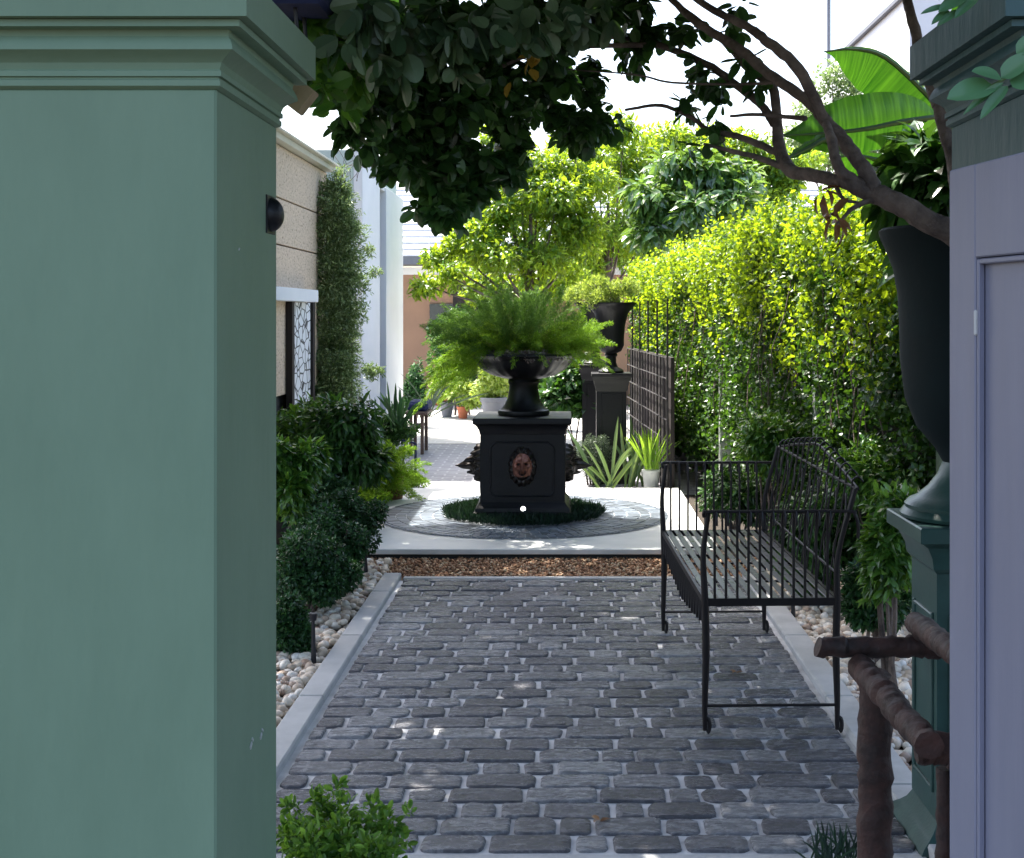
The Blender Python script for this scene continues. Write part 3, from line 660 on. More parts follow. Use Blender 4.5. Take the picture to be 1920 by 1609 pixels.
def lion(rot):
    """an oval lion mask in relief; local: u right, v up, w out"""
    nr_, na = 22, 72; V = []; 
    def g2(u, v, cu, cv, su, sv): return math.exp(-((u-cu)/su)**2-((v-cv)/sv)**2)
    for i in range(nr_+1):
        for j in range(na):
            q = i/nr_; a = 2*math.pi*j/na
            edge = 1+.035*math.sin(a*17+1)*q**3+.02*math.sin(a*7+1)*q
            u = q*.098*math.cos(a)*edge; v = q*.138*math.sin(a)*edge
            h = .042*math.sqrt(max(0, 1-q**3))
            if q > .62: h += .010*math.sin(a*17+q*9)*min(1, (q-.62)*6)*(1-q*.4)+.005*math.sin(a*29-q*14)*min(1, (q-.62)*4)
            h -= .010*math.exp(-((q-.66)/.05)**2)                       # furrow between face and mane
            h += .052*g2(u, v, 0, -.018, .024, .034)                    # muzzle
            h += .022*g2(u, v, 0, .022, .012, .035)                     # bridge of the nose
            h += .014*(g2(u, v, -.021, .036, .016, .009)+g2(u, v, .021, .036, .016, .009))   # brows
            h -= .022*(g2(u, v, -.024, .019, .013, .009)+g2(u, v, .024, .019, .013, .009))   # eyes
            h += .007*(g2(u, v, -.022, .019, .005, .004)+g2(u, v, .022, .019, .005, .004))
            h += .012*(g2(u, v, -.03, -.01, .012, .014)+g2(u, v, .03, -.01, .012, .014))     # cheeks
            h += .014*g2(u, v, 0, -.008, .009, .007)                    # nose tip
            h -= .020*g2(u, v, 0, -.047, .020, .006)                    # mouth
            h += .020*g2(u, v, 0, -.068, .018, .014)                    # chin and beard
            h += .018*(g2(u, v, -.05, .07, .012, .014)+g2(u, v, .05, .07, .012, .014))       # ears
            h *= 1.15
            if i == nr_: h = -.002
            V.append(Vector((u, -h*(1 if rot == 0 else 1.55), v+(0 if rot == 0 else -.12*max(0, h)))))
    Rm = Matrix.Rotation(rot, 3, 'Z'); off = Vector((0, -.287, .368))
    m = MB(); m.v = [tuple(pc+Rm @ (p+off)) for p in V]
    for i in range(nr_):
        for j in range(na):
            f = (i*na+j, i*na+(j+1) % na, (i+1)*na+(j+1) % na, (i+1)*na+j)
            if i == 0: f = (i*na, (i+1)*na+(j+1) % na, (i+1)*na+j)
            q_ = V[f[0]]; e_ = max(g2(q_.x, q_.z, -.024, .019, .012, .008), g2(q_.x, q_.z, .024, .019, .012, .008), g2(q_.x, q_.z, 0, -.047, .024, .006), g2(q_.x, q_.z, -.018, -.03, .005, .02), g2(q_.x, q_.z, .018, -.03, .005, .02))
            m.f.append(f); m.m.append(0 if i < nr_*.64 and e_ < .5 and q_.z > -.06 else 1)  # dark material in eye sockets and mouth, painted shade to strengthen relief
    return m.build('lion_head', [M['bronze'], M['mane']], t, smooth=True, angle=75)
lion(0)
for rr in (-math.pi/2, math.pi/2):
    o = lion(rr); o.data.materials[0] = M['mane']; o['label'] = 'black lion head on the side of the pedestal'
# bowl urn
uc = pc+Vector((0, 0, zc+.0005)); 
t = thing('bowl_urn', 'wide black bowl shaped urn standing on the lion pedestal', 'urn', uc)
m = MB(); m.lathe([(.15, 0), (.18, .004), (.184, .018), (.18, .034), (.165, .04), (.155, .05), (.135, .075), (.115, .115), (.104, .17), (.102, .21), (.112, .235), (.105, .255)], uc, 48); m.build('foot', CB, t, smooth=True, angle=30)
m = MB(); m.lathe([(.104, .2555), (.15, .262), (.23, .285), (.30, .325), (.345, .375), (.365, .40), (.40, .413), (.415, .425), (.412, .438), (.39, .44), (.36, .415), (.30, .40)], uc, 96, flute=24, fl=.03); m.build('bowl', CB, t, smooth=True, angle=60)
m = MB(); m.lathe([(.02, .405), (.34, .405)], uc, 24); m.build('potting_soil', M['soil'], t)
# fern in it
def plume(origin_pts, dirs, lens, droop, nper, nl, nw, spread):
    pos, d, nr = [], [], []
    for o, dv_, L_, dr in zip(origin_pts, dirs, lens, droop):
        k = nper; s = rng.random(k)**.75*L_
        p = o[None]+dv_[None]*s[:, None]; p[:, 2] -= dr*s*s/L_
        tang = np.tile(dv_, (k, 1)); tang[:, 2] -= 2*dr*s/L_
        w = np.minimum(s/L_*1.9, 1)*(1.15-s/L_)
        off = sph(k)*spread*w[:, None]*rng.random((k, 1))**.5
        pos.append(p+off); d.append(tang*.6+off/(spread+1e-6)*.9+sph(k)*.4); nr.append(sph(k))
    return np.concatenate(pos), np.concatenate(d), np.concatenate(nr)
fc = uc+Vector((0, 0, .42))
t = thing('asparagus_fern', 'feathery green asparagus fern spilling over the bowl urn', 'fern', fc)
def fern(name, mat, ns, elev, Lr, dr, nper, cx=0, az=None, nl=.020, nw=.0032, spread=.06):
    o, d, l, q = [], [], [], []
    for i in range(ns):
        a = rnd.uniform(*az) if az else rnd.uniform(0, 2*math.pi); e = R(rnd.uniform(*elev))
        rr = rnd.uniform(0, .2); o.append(np.array(fc)+np.array((rr*math.cos(a)+cx, rr*math.sin(a), 0)))
        d.append(np.array((math.cos(a)*math.cos(e), math.sin(a)*math.cos(e), math.sin(e)))); l.append(rnd.uniform(*Lr)); q.append(rnd.uniform(*dr))
    p, dd, nr = plume(o, d, l, q, nper, nl, nw, spread)
    ln = nl*rng.uniform(.6, 1.4, len(p)); return leaves(name, mat, p, dd, nr, ln, np.full(len(p), nw), t, LEAF4)
fern('upper_fronds', M['lf_fernd'], 105, (42, 88), (.44, .62), (.05, .3), 420, cx=-.03, spread=.085)
fern('upper_fronds', M['lf_fernd'], 60, (30, 60), (.45, .62), (.2, .45), 380, cx=-.1, az=(2.2, 4.2), spread=.08)
fern('trailing_fronds', M['lf_fern'], 130, (18, 50), (.36, .58), (.25, .6), 360, cx=0, spread=.07)
fern('trailing_fronds', M['lf_fern'], 50, (0, 30), (.40, .58), (.45, .8), 380, cx=-.06, az=(2.5, 3.9))
fern('trailing_fronds', M['lf_fern'], 45, (22, 60), (.40, .54), (.15, .45), 380, cx=.08, az=(-1.2, .9))
fern('trailing_fronds', M['lf_lime'], 40, (10, 60), (.18, .30), (.1, .4), 260, cx=.04, az=(-2.6, -.5))
m = MB()
for i in range(60):
    a = rnd.uniform(0, 6.28); e = R(rnd.uniform(10, 80)); L_ = rnd.uniform(.3, .5); o = fc+Vector((rnd.uniform(-.1, .1), rnd.uniform(-.1, .1), 0)); dv_ = Vector((math.cos(a)*math.cos(e), math.sin(a)*math.cos(e), math.sin(e)))
    m.tube([o+dv_*(L_*k/5)+Vector((0, 0, -.35*L_*(k/5)**2*.6)) for k in range(6)], .0016, 4)
m.build('stems', M['lf_fern'], t)
o_ = crown('rosettes', M['succ'], [(fc.x+x, fc.y+y, fc.z+.01, .05, .04, .03) for x, y in ((-.16, -.32), (-.08, -.34), (.0, -.35), (.07, -.34), (.15, -.32), (.23, -.28), (-.24, -.26), (.04, -.36))], 1500, .022, .5)
tag(o_, 'purple and cream rosette succulents along the front rim of the bowl urn', 'succulents')
# pond cover ring of mondo grass
n = 15000; a = rng.uniform(0, 2*math.pi, n); r_ = np.sqrt(rng.uniform(.22**2, .565**2, n)); 
r_ *= 1+.02*np.sin(a*9)
pos = np.stack([CXc+r_*np.cos(a), CYc+r_*np.sin(a), np.full(n, PZ+.005)+rng.uniform(0, .03, n)], 1)
d = sph(n)*.9; d[:, 2] = np.abs(d[:, 2])+.6; nr = sph(n)
o_ = leaves('mondo_grass', M['lf_cover'], pos, d, nr, rng.uniform(.03, .06, n), np.full(n, .006)); tag(o_, 'dark dwarf grass ring growing round the foot of the lion pedestal', 'grass', kind='stuff')
# small spotlight in the grass
sp = P(981, 955, 9.02)
t = thing('spotlight', 'small round spotlight in the grass in front of the lion pedestal', 'spotlight', Vector((sp.x, sp.y, PZ)))
m = MB(); m.tube([sp+Vector((0, 0, 0)), sp+Vector((0, .05, -.01))], [.026, .018], 16); m.tube([sp+Vector((0, .03, 0)), Vector((sp.x, sp.y+.03, PZ))], .006, 6); m.build('housing', CB, t, smooth=True)
lm, nt, b_, _ = newmat('lit_lens'); b_.inputs['Base Color'].default_value = (.8, .8, .8, 1); b_.inputs['Emission Color'].default_value = (1, .97, .92, 1); b_.inputs['Emission Strength'].default_value = 2
m = MB(); m.tube([sp+Vector((0, -.003, .002)), sp+Vector((0, -.001, .002))], [.010, .017], 14); m.build('lens', lm, t, smooth=True)

# ================================================================== BLACK URNS ON PEDESTALS FURTHER BACK
def back_pedestal(x, y, zt, label):
    c = Vector((x, y, .012)); t = thing('pedestal', label, 'pedestal', c, 'black pedestals along the right border')
    m = MB(); m.square([(.17, 0), (.17, .08), (.145, .1), (.135, .12)], c); m.build('base', CB, t)
    m = MB(); m.square([(.132, .1205), (.132, zt-.16)], c)
    for a in (-.09, .09): m.box(c+Vector((a, -.133, .5)), (.012, .01, .56), bev=.002)
    for z in (.215, .785): m.box(c+Vector((0, -.133, z)), (.168, .01, .012), bev=.002)
    m.build('shaft', CB, t)
    m = MB(); m.square([(.133, zt-.1595), (.15, zt-.10), (.155, zt-.07), (.17, zt-.04), (.175, zt-.03), (.175, zt-.003), (.17, zt)], c); m.build('cap', CB, t, smooth=True, angle=30)
    return t
back_pedestal(.405, 11.8, .965, 'nearer black pedestal beside the grid trellis')
back_pedestal(.30, 13.4, .98, 'farther black pedestal just left of the nearer one')
def back_urn(x, y, z, label, pl):
    c = Vector((x, y, z)); t = thing('urn', label, 'urn', c, 'tall black urns on the pedestals')
    m = MB(); m.lathe([(.11, 0), (.115, .015), (.10, .03), (.06, .05), (.045, .09), (.045, .14), (.06, .155), (.05, .17)], c, 28); m.build('foot', CB, t, smooth=True, angle=30)
    m = MB(); m.lathe([(.05, .171), (.09, .19), (.115, .24), (.115, .30), (.125, .42), (.15, .52), (.195, .58), (.22, .605), (.222, .62), (.20, .618), (.17, .58)], c, 40, flute=20, fl=.04); m.build('body', CB, t, smooth=True, angle=50)
    t2 = thing('urn_plant', pl, 'plant', c+Vector((0, 0, .6)), 'plants growing in the black urns')
    cl = [(x+dx, y+dy, z+.65+dz, .11, .11, .10) for dx, dy, dz in ((-.2, 0, .05), (-.08, .05, .1), (.06, -.03, .1), (.17, .02, .1), (0, 0, 0), (-.14, -.08, 0))]
    crown('foliage', M['lf_lime'], cl, 2600, .036, .35, t2, LEAF4, up=.3, droop=-.5)
    m = MB()
    for k in range(14): m.tube([c+Vector((rnd.uniform(-.05, .05), rnd.uniform(-.05, .05), .59)), c+Vector((rnd.uniform(-.25, .3), rnd.uniform(-.1, .1), .78))], .003, 4)
    m.build('stems', M['bark'], t2)
back_urn(.405, 11.8, .978, 'tall black fluted urn on the nearer back pedestal', 'yellow green bushy plant growing in the nearer tall black urn')
back_urn(.30, 13.4, .993, 'tall black urn on the farther back pedestal behind the fern', 'yellow green plant in the farther black urn')

# trellis
t = thing('trellis', 'dark iron grid trellis with timber backing beside the black pedestals', 'trellis', (.80, 11, 0))
A = Vector((.84, 11.05, 0)); B = Vector((.66, 14.2, 0)); dv = (B-A).normalized()
m = MB(); 
for k in range(7):
    z = .10+k*.172; m.tube([A+Vector((0, 0, z)), B+Vector((0, 0, z))], .006, 6)
m.build('bars', M['trellis'], t)
m = MB()
for k in range(15):
    p = A.lerp(B, k/14); m.tube([p+Vector((.006, 0, .01)), p+Vector((.006, 0, 1.14 if k % 3 else 1.62))], .006 if k % 3 else .009, 6)
m.build('uprights', M['trellis'], t)
ang = math.atan2(dv.y, dv.x)
m = MB(); c = (A+B)/2; m.box((c.x+.05, c.y, .57), ((B-A).length, .03, 1.13), rot=(0, 0, ang)); m.build('backing_panel', M['panel_dark'], t)

# ================================================================== VINE WALL (right)
def wallx(Y): return 1.72-.101*(Y-6.6)
def topz(Y):
    if Y < 7.2: return 1.93+.30*(Y-6.2)/1.0*(.9)
    if Y < 9: return 2.17+.02*(Y-7.2)
    return 2.206-.045*(Y-9)
t = thing('vine_hedge', 'lime green creeper hedge tumbling over the right hand fence', 'hedge', (1.4, 9.5, 0))
def vine(name, mat, n, zlo, zhi, depth, sz, nb=150, out=0.0, dens=1.0):
    # bulges on the wall face: sprays of leaves hanging in tiers
    by = 6.25+rng.random(nb)*(14.6-6.25); 
    tz = np.array([topz(y) for y in by]); bz = zlo+(np.minimum(tz, zhi+tz-2.2)-zlo)*rng.random(nb)**.8
    bx = np.array([wallx(y) for y in by])-rng.uniform(0, depth, nb)-out
    br = rng.uniform(.08, .19, nb)
    idx = rng.integers(0, nb, n); dd = sph(n); dd[:, 0] -= .35; dd /= np.linalg.norm(dd, axis=1, keepdims=True)
    rad = br[idx][:, None]*rng.uniform(.6, 1.1, (n, 1))
    pos = np.stack([bx[idx], by[idx], bz[idx]], 1)+dd*rad*np.array([.8, 1.2, 1.0])
    pos[:, 2] -= rng.random(n)**2*.12
    d = sph(n)*.9; d[:, 2] -= .4; d[:, 0] -= .3; nr = dd*.5+sph(n)*.8; nr[:, 2] += .35; nr[:, 0] -= .3
    ln = sz*rng.uniform(.65, 1.35, n)
    return leaves(name, mat, pos, d, nr, ln, ln*.85, t, LEAF4)
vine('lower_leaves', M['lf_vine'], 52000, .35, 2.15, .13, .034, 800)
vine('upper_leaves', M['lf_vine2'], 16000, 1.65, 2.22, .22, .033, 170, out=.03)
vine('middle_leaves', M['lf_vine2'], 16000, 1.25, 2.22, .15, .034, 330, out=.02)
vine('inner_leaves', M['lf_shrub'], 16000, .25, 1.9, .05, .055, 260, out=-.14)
m = MB()
for k in range(60):
    y = rnd.uniform(6.4, 14.2); p = Vector((wallx(y)-.1, y, topz(y)-.1)); pts = [p]
    for j in range(7): p = p+Vector((rnd.uniform(-.05, .04), rnd.uniform(-.09, .09), -rnd.uniform(.1, .24))); pts.append(p)
    m.tube(curve(pts, 3), .0035, 4)
m.build('stems', M['bark'], t)
m = MB()
for y0, y1 in ((6.2, 8.6), (8.61, 11.4), (11.41, 14.5)):
    c = Vector((wallx((y0+y1)/2)+.16, (y0+y1)/2, .9)); m.box(c, (.05, y1-y0, 1.8), rot=(0, 0, .1))
tag(m.build('timber_fence', M['panel_dark']), 'dark timber fence hidden behind the lime green creeper', 'fence')
for (px, lab) in ((1258, 'farthest pale post of the creeper fence, beside the trellis'), (1376, 'middle pale post of the creeper fence, seen above the bench arm'), (1562, 'nearest pale post of the creeper fence, behind the bench back')):
    k = (px-1060)/2500; Y = (1.72+.101*6.6)/(k+.101); m = MB(); m.box((wallx(Y)-.07, Y, .8), (.09, .09, 1.6), bev=.006)
    tag(m.build('fence_post', M['post_white']), lab, 'post', 'pale posts of the creeper fence')

# ================================================================== SHRUBS
def shrub(name, label, cat, px, py, Y, rpx, hpx, mat, n, size, ratio=.5, tpl=LEAF4, group=None, sub=8, stems=5, clumps=None, up=.6, droop=.15, ry=None):
    s = Y/F; c = P(px, py, Y); rx = rpx*s; rz = hpx*s
    t = thing(name, label, cat, (c.x, Y, 0), group)
    cl = clumps or [(c.x, Y, c.z, rx*.8, (ry or rx)*.8, rz*.8)]+[(c.x+rx*.55*math.cos(k*1.256+px), Y+(ry or rx)*.55*math.sin(k*1.256+px), c.z+rz*rnd.uniform(-.45, .45), rx*.5, rx*.5, rz*.5) for k in range(5)]
    crown('foliage', mat, cl, n, size, ratio, t, tpl, sub=sub, up=up, droop=droop)
    m = MB()
    for k in range(stems):
        a = Vector((c.x+rnd.uniform(-.3, .3)*rx, Y+rnd.uniform(-.3, .3)*rx, 0)); b = c+Vector((rnd.uniform(-.6, .6)*rx, rnd.uniform(-.6, .6)*rx, rnd.uniform(-.3, .6)*rz))
        m.tube(curve([a, a.lerp(b, .5)+Vector((rnd.uniform(-.03, .03), rnd.uniform(-.03, .03), 0)), b], 4), lerp_r([.011, .008, .004], 9), 6)
    m.build('stems', M['bark'], t, smooth=True)
    return t
GL, GR = 'shrubs in the left border', 'shrubs in the right border'
shrub('broadleaf_shrub', 'large dark broadleaf shrub below the climber column at left', 'shrub', 645, 850, 9.0, 76, 104, M['lf_shrub'], 7000, .085, .34, LANCE, GL, droop=.5)
shrub('broadleaf_shrub', 'dense shrub against the left pillar below the patterned screen', 'shrub', 585, 800, 9.7, 85, 55, M['lf_shrub2'], 3600, .07, .36, LANCE, GL, droop=.5)
shrub('broadleaf_shrub', 'tall bright topped shrub touching the left pillar edge', 'shrub', 548, 890, 7.4, 58, 100, M['lf_shrub2'], 4600, .07, .36, LANCE, GL, droop=.5)
shrub('box_shrub', 'small leaved dark shrub at the left corner of the pale platform', 'shrub', 655, 985, 7.7, 68, 80, M['lf_small'], 12000, .026, .6, LEAF4, GL)
shrub('box_shrub', 'small leaved rounded shrub overhanging the left pebbles', 'shrub', 580, 1062, 6.6, 96, 84, M['lf_small'], 17000, .026, .6, LEAF4, GL)
shrub('box_shrub', 'small leaved low shrub nearest the left pillar, above the pebbles', 'shrub', 540, 1170, 5.8, 46, 86, M['lf_small'], 9000, .024, .6, LEAF4, GL)
shrub('box_shrub', 'small leaved dark shrub between the pebbles and the broadleaf shrub at left', 'shrub', 612, 1010, 7.1, 76, 84, M['lf_small'], 13000, .026, .6, LEAF4, GL)
shrub('hedge_clump', 'low yellow green clump behind the left end of the platform', 'shrub', 690, 930, 9.9, 42, 24, M['lf_fern'], 5000, .028, .45, LEAF4, GL, stems=3)
shrub('hedge_clump', 'low spreading green clump beyond the platform edge at left', 'shrub', 745, 898, 11.3, 56, 24, M['lf_fern'], 6000, .028, .45, LEAF4, GL, stems=3)
shrub('hedge_clump', 'dark filler shrub behind the small leaved shrubs at left', 'shrub', 600, 960, 8.6, 90, 80, M['lf_small'], 7000, .035, .6, LEAF4, GL)
shrub('glossy_shrub', 'rounded glossy shrub behind the far arm of the bench', 'shrub', 1450, 835, 8.2, 68, 58, M['lf_shrub2'], 4200, .07, .32, LANCE, GR, droop=.3)
shrub('glossy_shrub', 'dark glossy shrub behind the peak of the bench back', 'shrub', 1632, 890, 6.7, 82, 70, M['lf_shrub2'], 4800, .065, .3, LANCE, GR, droop=.35)
shrub('glossy_shrub', 'bright tipped glossy shrub between bench and teal plinth', 'shrub', 1672, 1010, 4.95, 56, 125, M['lf_shrub2'], 2600, .06, .32, LANCE, GR, droop=.3)
shrub('dark_shrub', 'dark shrub directly behind the bench seat', 'shrub', 1545, 1010, 6.9, 100, 110, M['lf_shrub'], 9000, .06, .35, LANCE, GR, droop=.4)
shrub('dark_shrub', 'dark shrub behind the far arm of the bench, low down', 'shrub', 1390, 930, 8.6, 78, 60, M['lf_shrub'], 5200, .05, .35, LANCE, GR, droop=.4)
shrub('dark_shrub', 'dark low shrub between the bench back and the teal plinth', 'shrub', 1640, 1120, 5.6, 62, 75, M['lf_small'], 7000, .035, .5, LEAF4, GR)
shrub('grey_bush', 'grey green fine bush right of the lion pedestal', 'shrub', 1112, 855, 11.6, 36, 50, M['lf_grey'], 6000, .025, .3, LEAF4, None, stems=4)
shrub('pedestal_foliage', 'dark leafy plant under the fern between the urns', 'shrub', 1070, 725, 13.6, 55, 60, M['lf_shrub'], 2600, .13, .4, LANCE, None, stems=4)
shrub('front_bush', 'fresh green small leaved bush in the bottom left foreground', 'shrub', 630, 1610, 2.95, 110, 80, M['lf_bush'], 3300, .021, .5, LEAF, None, stems=26, sub=9, up=.5, droop=-.2,
      clumps=[(P(x, y, Y).x, Y, P(x, y, Y).z, r*Y/F, r*Y/F, r*Y/F) for x, y, r, Y in ((565, 1560, 42, 2.9), (620, 1540, 42, 3.0), (690, 1560, 48, 2.95), (640, 1600, 60, 2.85), (740, 1570, 30, 2.95), (560, 1640, 70, 2.8), (700, 1640, 65, 2.8), (634, 1480, 12, 2.95), (762, 1520, 12, 2.95), (545, 1515, 12, 2.95), (700, 1515, 16, 2.95), (590, 1500, 14, 3))])

# feathery fern and planter box at left
fcn = P(722, 840, 10.2)
t = thing('feather_fern', 'bright feathery fern mound left of the lion pedestal', 'fern', (fcn.x, fcn.y, 0))
o, d, l, q = [], [], [], []
for i in range(110):
    a = rnd.uniform(0, 6.28); e = R(rnd.uniform(5, 80)); o.append(np.array((fcn.x+rnd.uniform(-.08, .08), fcn.y+rnd.uniform(-.12, .1), rnd.uniform(.12, .34)))); d.append(np.array((math.cos(a)*math.cos(e), math.sin(a)*math.cos(e), math.sin(e)))); l.append(rnd.uniform(.25, .36)); q.append(rnd.uniform(.2, .6))
p_, d_, n_ = plume(o, d, l, q, 240, .02, .003, .05); leaves('fronds', M['lf_fern'], p_, d_, n_, .022*rng.uniform(.6, 1.4, len(p_)), np.full(len(p_), .004), t)
m = MB(); m.lathe([(.08, 0), (.10, .02), (.115, .26), (.12, .28), (.10, .28)], (fcn.x+.02, fcn.y+.1, .01), 24); tag(m.build('planter', M['old_terracotta'], None, smooth=True), 'terracotta planter mostly hidden under the bright feathery fern', 'planter')

# sword leaved plants, each leaf a curved blade
def blade(mb, base, tip, w, bend=.1, side=None):
    base, tip = Vector(base), Vector(tip); ax = tip-base; sd = side or ax.cross(Vector((rnd.uniform(-.3, .3), 1, 0))).normalized(); n = 7; vs = []
    bn = Vector((0, 0, 1))*bend*ax.length
    for i in range(n):
        s = i/(n-1); c = base+ax*s+bn*(4*s*(1-s)); ww = w*(.55+1.1*s)*(1-s**3)*.9+.0004
        vs += [c-sd*ww/2, c+Vector((0, -.15*ww, -.15*ww)), c+sd*ww/2]
    mb.add(vs, [(i*3+k, i*3+k+1, i*3+k+4, i*3+k+3) for i in range(n-1) for k in (0, 1)])
def sword(name, label, px, py, Y, n, L_, w, spread, mat, zbase=.02, cat='plant', tilt=(15, 85), group=None):
    c = P(px, py, Y); c.z = zbase; t = thing(name, label, cat, c, group); m = MB()
    for i in range(n):
        a = rnd.uniform(0, 6.28); e = R(rnd.uniform(*tilt)); l = L_*rnd.uniform(.7, 1.1); b = c+Vector((rnd.uniform(-1, 1), rnd.uniform(-1, 1), 0))*spread
        blade(m, b, b+Vector((math.cos(a)*math.cos(e), math.sin(a)*math.cos(e), math.sin(e)))*l, w*rnd.uniform(.7, 1.2), rnd.uniform(.02, .12))
    m.build('leaves', mat, t, smooth=True); return t
sword('sansevieria', 'yellow edged sword leaf plant in front of the grid trellis', 1190, 880, 11.4, 16, .55, .035, .10, M['lf_sword'], tilt=(45, 85))
sword('sansevieria', 'long leaning sword leaves left of the nearer black pedestal', 1135, 880, 11.3, 12, .62, .032, .08, M['lf_sword'], tilt=(35, 80))
sword('yucca', 'dark spiky plant at the foot of the white building', 745, 780, 12.3, 26, .42, .03, .05, M['lf_small'], zbase=.42, tilt=(20, 85))
shrub('dwarf_shrub', 'small dark green shrub under the spiky plant by the white building', 'shrub', 742, 800, 12.4, 42, 34, M['lf_shrub'], 2600, .04, .45, LEAF4, None)
sword('spider_plant', 'arching strap leaved plant beside the peach house wall', 800, 745, 15.5, 14, .7, .022, .05, M['lf_grey'], zbase=.3, tilt=(20, 60))
t = sword('grass_clump', 'bright grassy plant growing in the small white pot by the bench', 1222, 880, 11.15, 60, .36, .010, .06, M['lf_fern'], zbase=.2, tilt=(45, 88))
m = MB(); c = G(1221, 918, .03); m.lathe([(.055, 0), (.075, .16), (.08, .165), (.08, .18), (.07, .18), (.068, .16)], (P(1221, 900, 11.15).x, 11.15, .013), 24); tag(m.build('small_pot', M['white_pot'], None, smooth=True), 'small off white pot at the far end of the bench', 'pot')
sword('mondo_tuft', 'dark grass tuft at the bottom edge beside the log post', 1575, 1640, 3.5, 60, .13, .006, .07, M['lf_cover'], zbase=.03, tilt=(40, 85))

# stake lights
def stake(px, py_top, py_bot, Y, label):
    b = P(px, py_bot, Y); top = P(px, py_top, Y); t = thing('garden_light', label, 'light', (b.x, Y, 0), 'black stake lights along the path')
    m = MB(); m.tube([(b.x, Y, 0), (b.x, Y, .05), (b.x-.002, Y, top.z-.03)], [.013, .011, .007], 10); m.build('stake', M['black_iron'], t, smooth=True)
    m = MB(); m.tube([(b.x-.002, Y, top.z-.03), (b.x-.002, Y, top.z)], [.014, .017], 12); m.build('lamp_head', M['black_iron'], t, smooth=True)
stake(588, 1150, 1258, 5.65, 'nearest black stake light in the left pebbles')
stake(642, 1085, 1140, 6.9, 'middle black stake light in the left pebbles')
stake(686, 1035, 1085, 7.6, 'farthest black stake light on the left, by the gravel strip')
stake(1487, 1080, 1172, 6.45, 'black stake light in the pebbles behind the bench')

# far potted plants
def pot(px, py_bot, r, h, mat, label, Y=None, name='plant_pot', group='pots in the sunny courtyard'):
    c = G(px, py_bot, .016); c = Vector((c.x, c.y, .018))
    if Y: c = Vector(((px-CX)/F*Y, Y, .018))
    t = thing(name, label, 'pot', c, group); m = MB(); m.lathe([(r*.68, 0), (r*.98, h*.82), (r*1.08, h*.83), (r*1.1, h), (r*.95, h), (r*.93, h*.85)], c, 28); m.build('pot_body', mat, t, smooth=True, angle=30)
    m = MB(); m.lathe([(.01, h*.86), (r*.93, h*.86)], c, 20); m.build('potting_soil', M['soil'], t); return c
c = pot(868, 785, .085, .17, M['terracotta'], 'orange terracotta pot under the variegated plants')
crown_t = thing('variegated_plant', 'cream and green variegated plant in the orange terracotta pot', 'plant', c, 'variegated plants in pots')
crown('foliage', M['lf_lime'], [(c.x, c.y, c.z+.36, .28, .2, .2), (c.x+.1, c.y-.1, c.z+.28, .2, .14, .12)], 1300, .075, .45, crown_t, LANCE)
c = pot(917, 790, .12, .12, M['terracotta'], 'low red terracotta pot left of the bowl urn foot')
t = thing('variegated_plant', 'lime plant in the low red pot left of the bowl urn foot', 'plant', c, 'variegated plants in pots')
crown('foliage', M['lf_lime'], [(c.x, c.y, c.z+.36, .26, .2, .22), (c.x+.1, c.y+.1, c.z+.6, .2, .15, .15)], 1300, .075, .45, t, LANCE)
c = pot(838, 782, .10, .22, M['grey_trim'], 'dark grey pot at the left end of the potted plants')
t = thing('variegated_plant', 'pale leaved plant in the dark grey pot', 'plant', c, 'variegated plants in pots')
crown('foliage', M['lf_lime'], [(c.x, c.y, c.z+.40, .25, .2, .18)], 900, .08, .45, t, LANCE)
c = pot(1037, 790, .19, .36, M['white_pot'], 'large white tapered pot right of the bowl urn foot', Y=17.0)
t = thing('pot_shrub', 'dark shrub in the large white pot', 'plant', c, None); crown('foliage', M['lf_shrub'], [(c.x, c.y, c.z+.6, .35, .3, .28)], 1500, .07, .45, t, LANCE)
c = pot(925, 770, .17, .34, M['grey_trim'], 'grey pot half hidden behind the bowl urn foot', Y=18.2)
t = thing('pot_shrub', 'pale green shrub in the grey pot behind the bowl urn', 'plant', c, None); crown('foliage', M['lf_lime'], [(c.x+.02, c.y, c.z+.6, .3, .25, .25)], 1300, .07, .45, t, LANCE)
# dark foliage by the peach house
shrub('house_shrub', 'dark shrub against the peach house wall behind the fern', 'shrub', 866, 650, 19.5, 60, 96, M['lf_shrub'], 8000, .08, .45, LEAF4, None)
shrub('house_shrub', 'dark low plant at the corner of the white building by the peach wall', 'shrub', 778, 730, 17.5, 24, 60, M['lf_small'], 3000, .06, .4, LEAF4, None)

# garden chair seen from the side
cc = G(785, 848, .016); t = thing('garden_chair', 'wooden garden chair with navy cushion at the courtyard edge', 'chair', cc)
for dx, dy, hh in ((-.06, -.2, .42), (.06, -.2, .42), (-.06, .2, .42), (.06, .2, .42)):
    m = MB(); m.box((cc.x+dx, cc.y+dy, hh/2+.016), (.035, .04, hh), bev=.003); m.build('leg', M['wood'], t)
m = MB(); m.box((cc.x, cc.y, .30), (.09, .36, .03)); m.box((cc.x-.06, cc.y, .2), (.02, .36, .03)); m.build('stretcher', M['wood'], t)
m = MB(); m.box((cc.x, cc.y, .45), (.24, .50, .035), bev=.01); m.build('seat', M['wood'], t)
m = MB(); m.box((cc.x+.01, cc.y, .52), (.23, .48, .10), bev=.03); m.build('cushion', M['navy'], t)
sp_ = Vector(((779-1060)/2500*12.2, 12.2, .012)); m = MB(); m.tube([sp_, sp_+Vector((0, 0, .30))], .012, 8); m.tube([sp_+Vector((0, 0, .3)), sp_+Vector((-.12, 0, .33))], .008, 8)
tag(m.build('hose_stand', M['navy']), 'thin dark blue metal stake in front of the garden chair', 'stake')

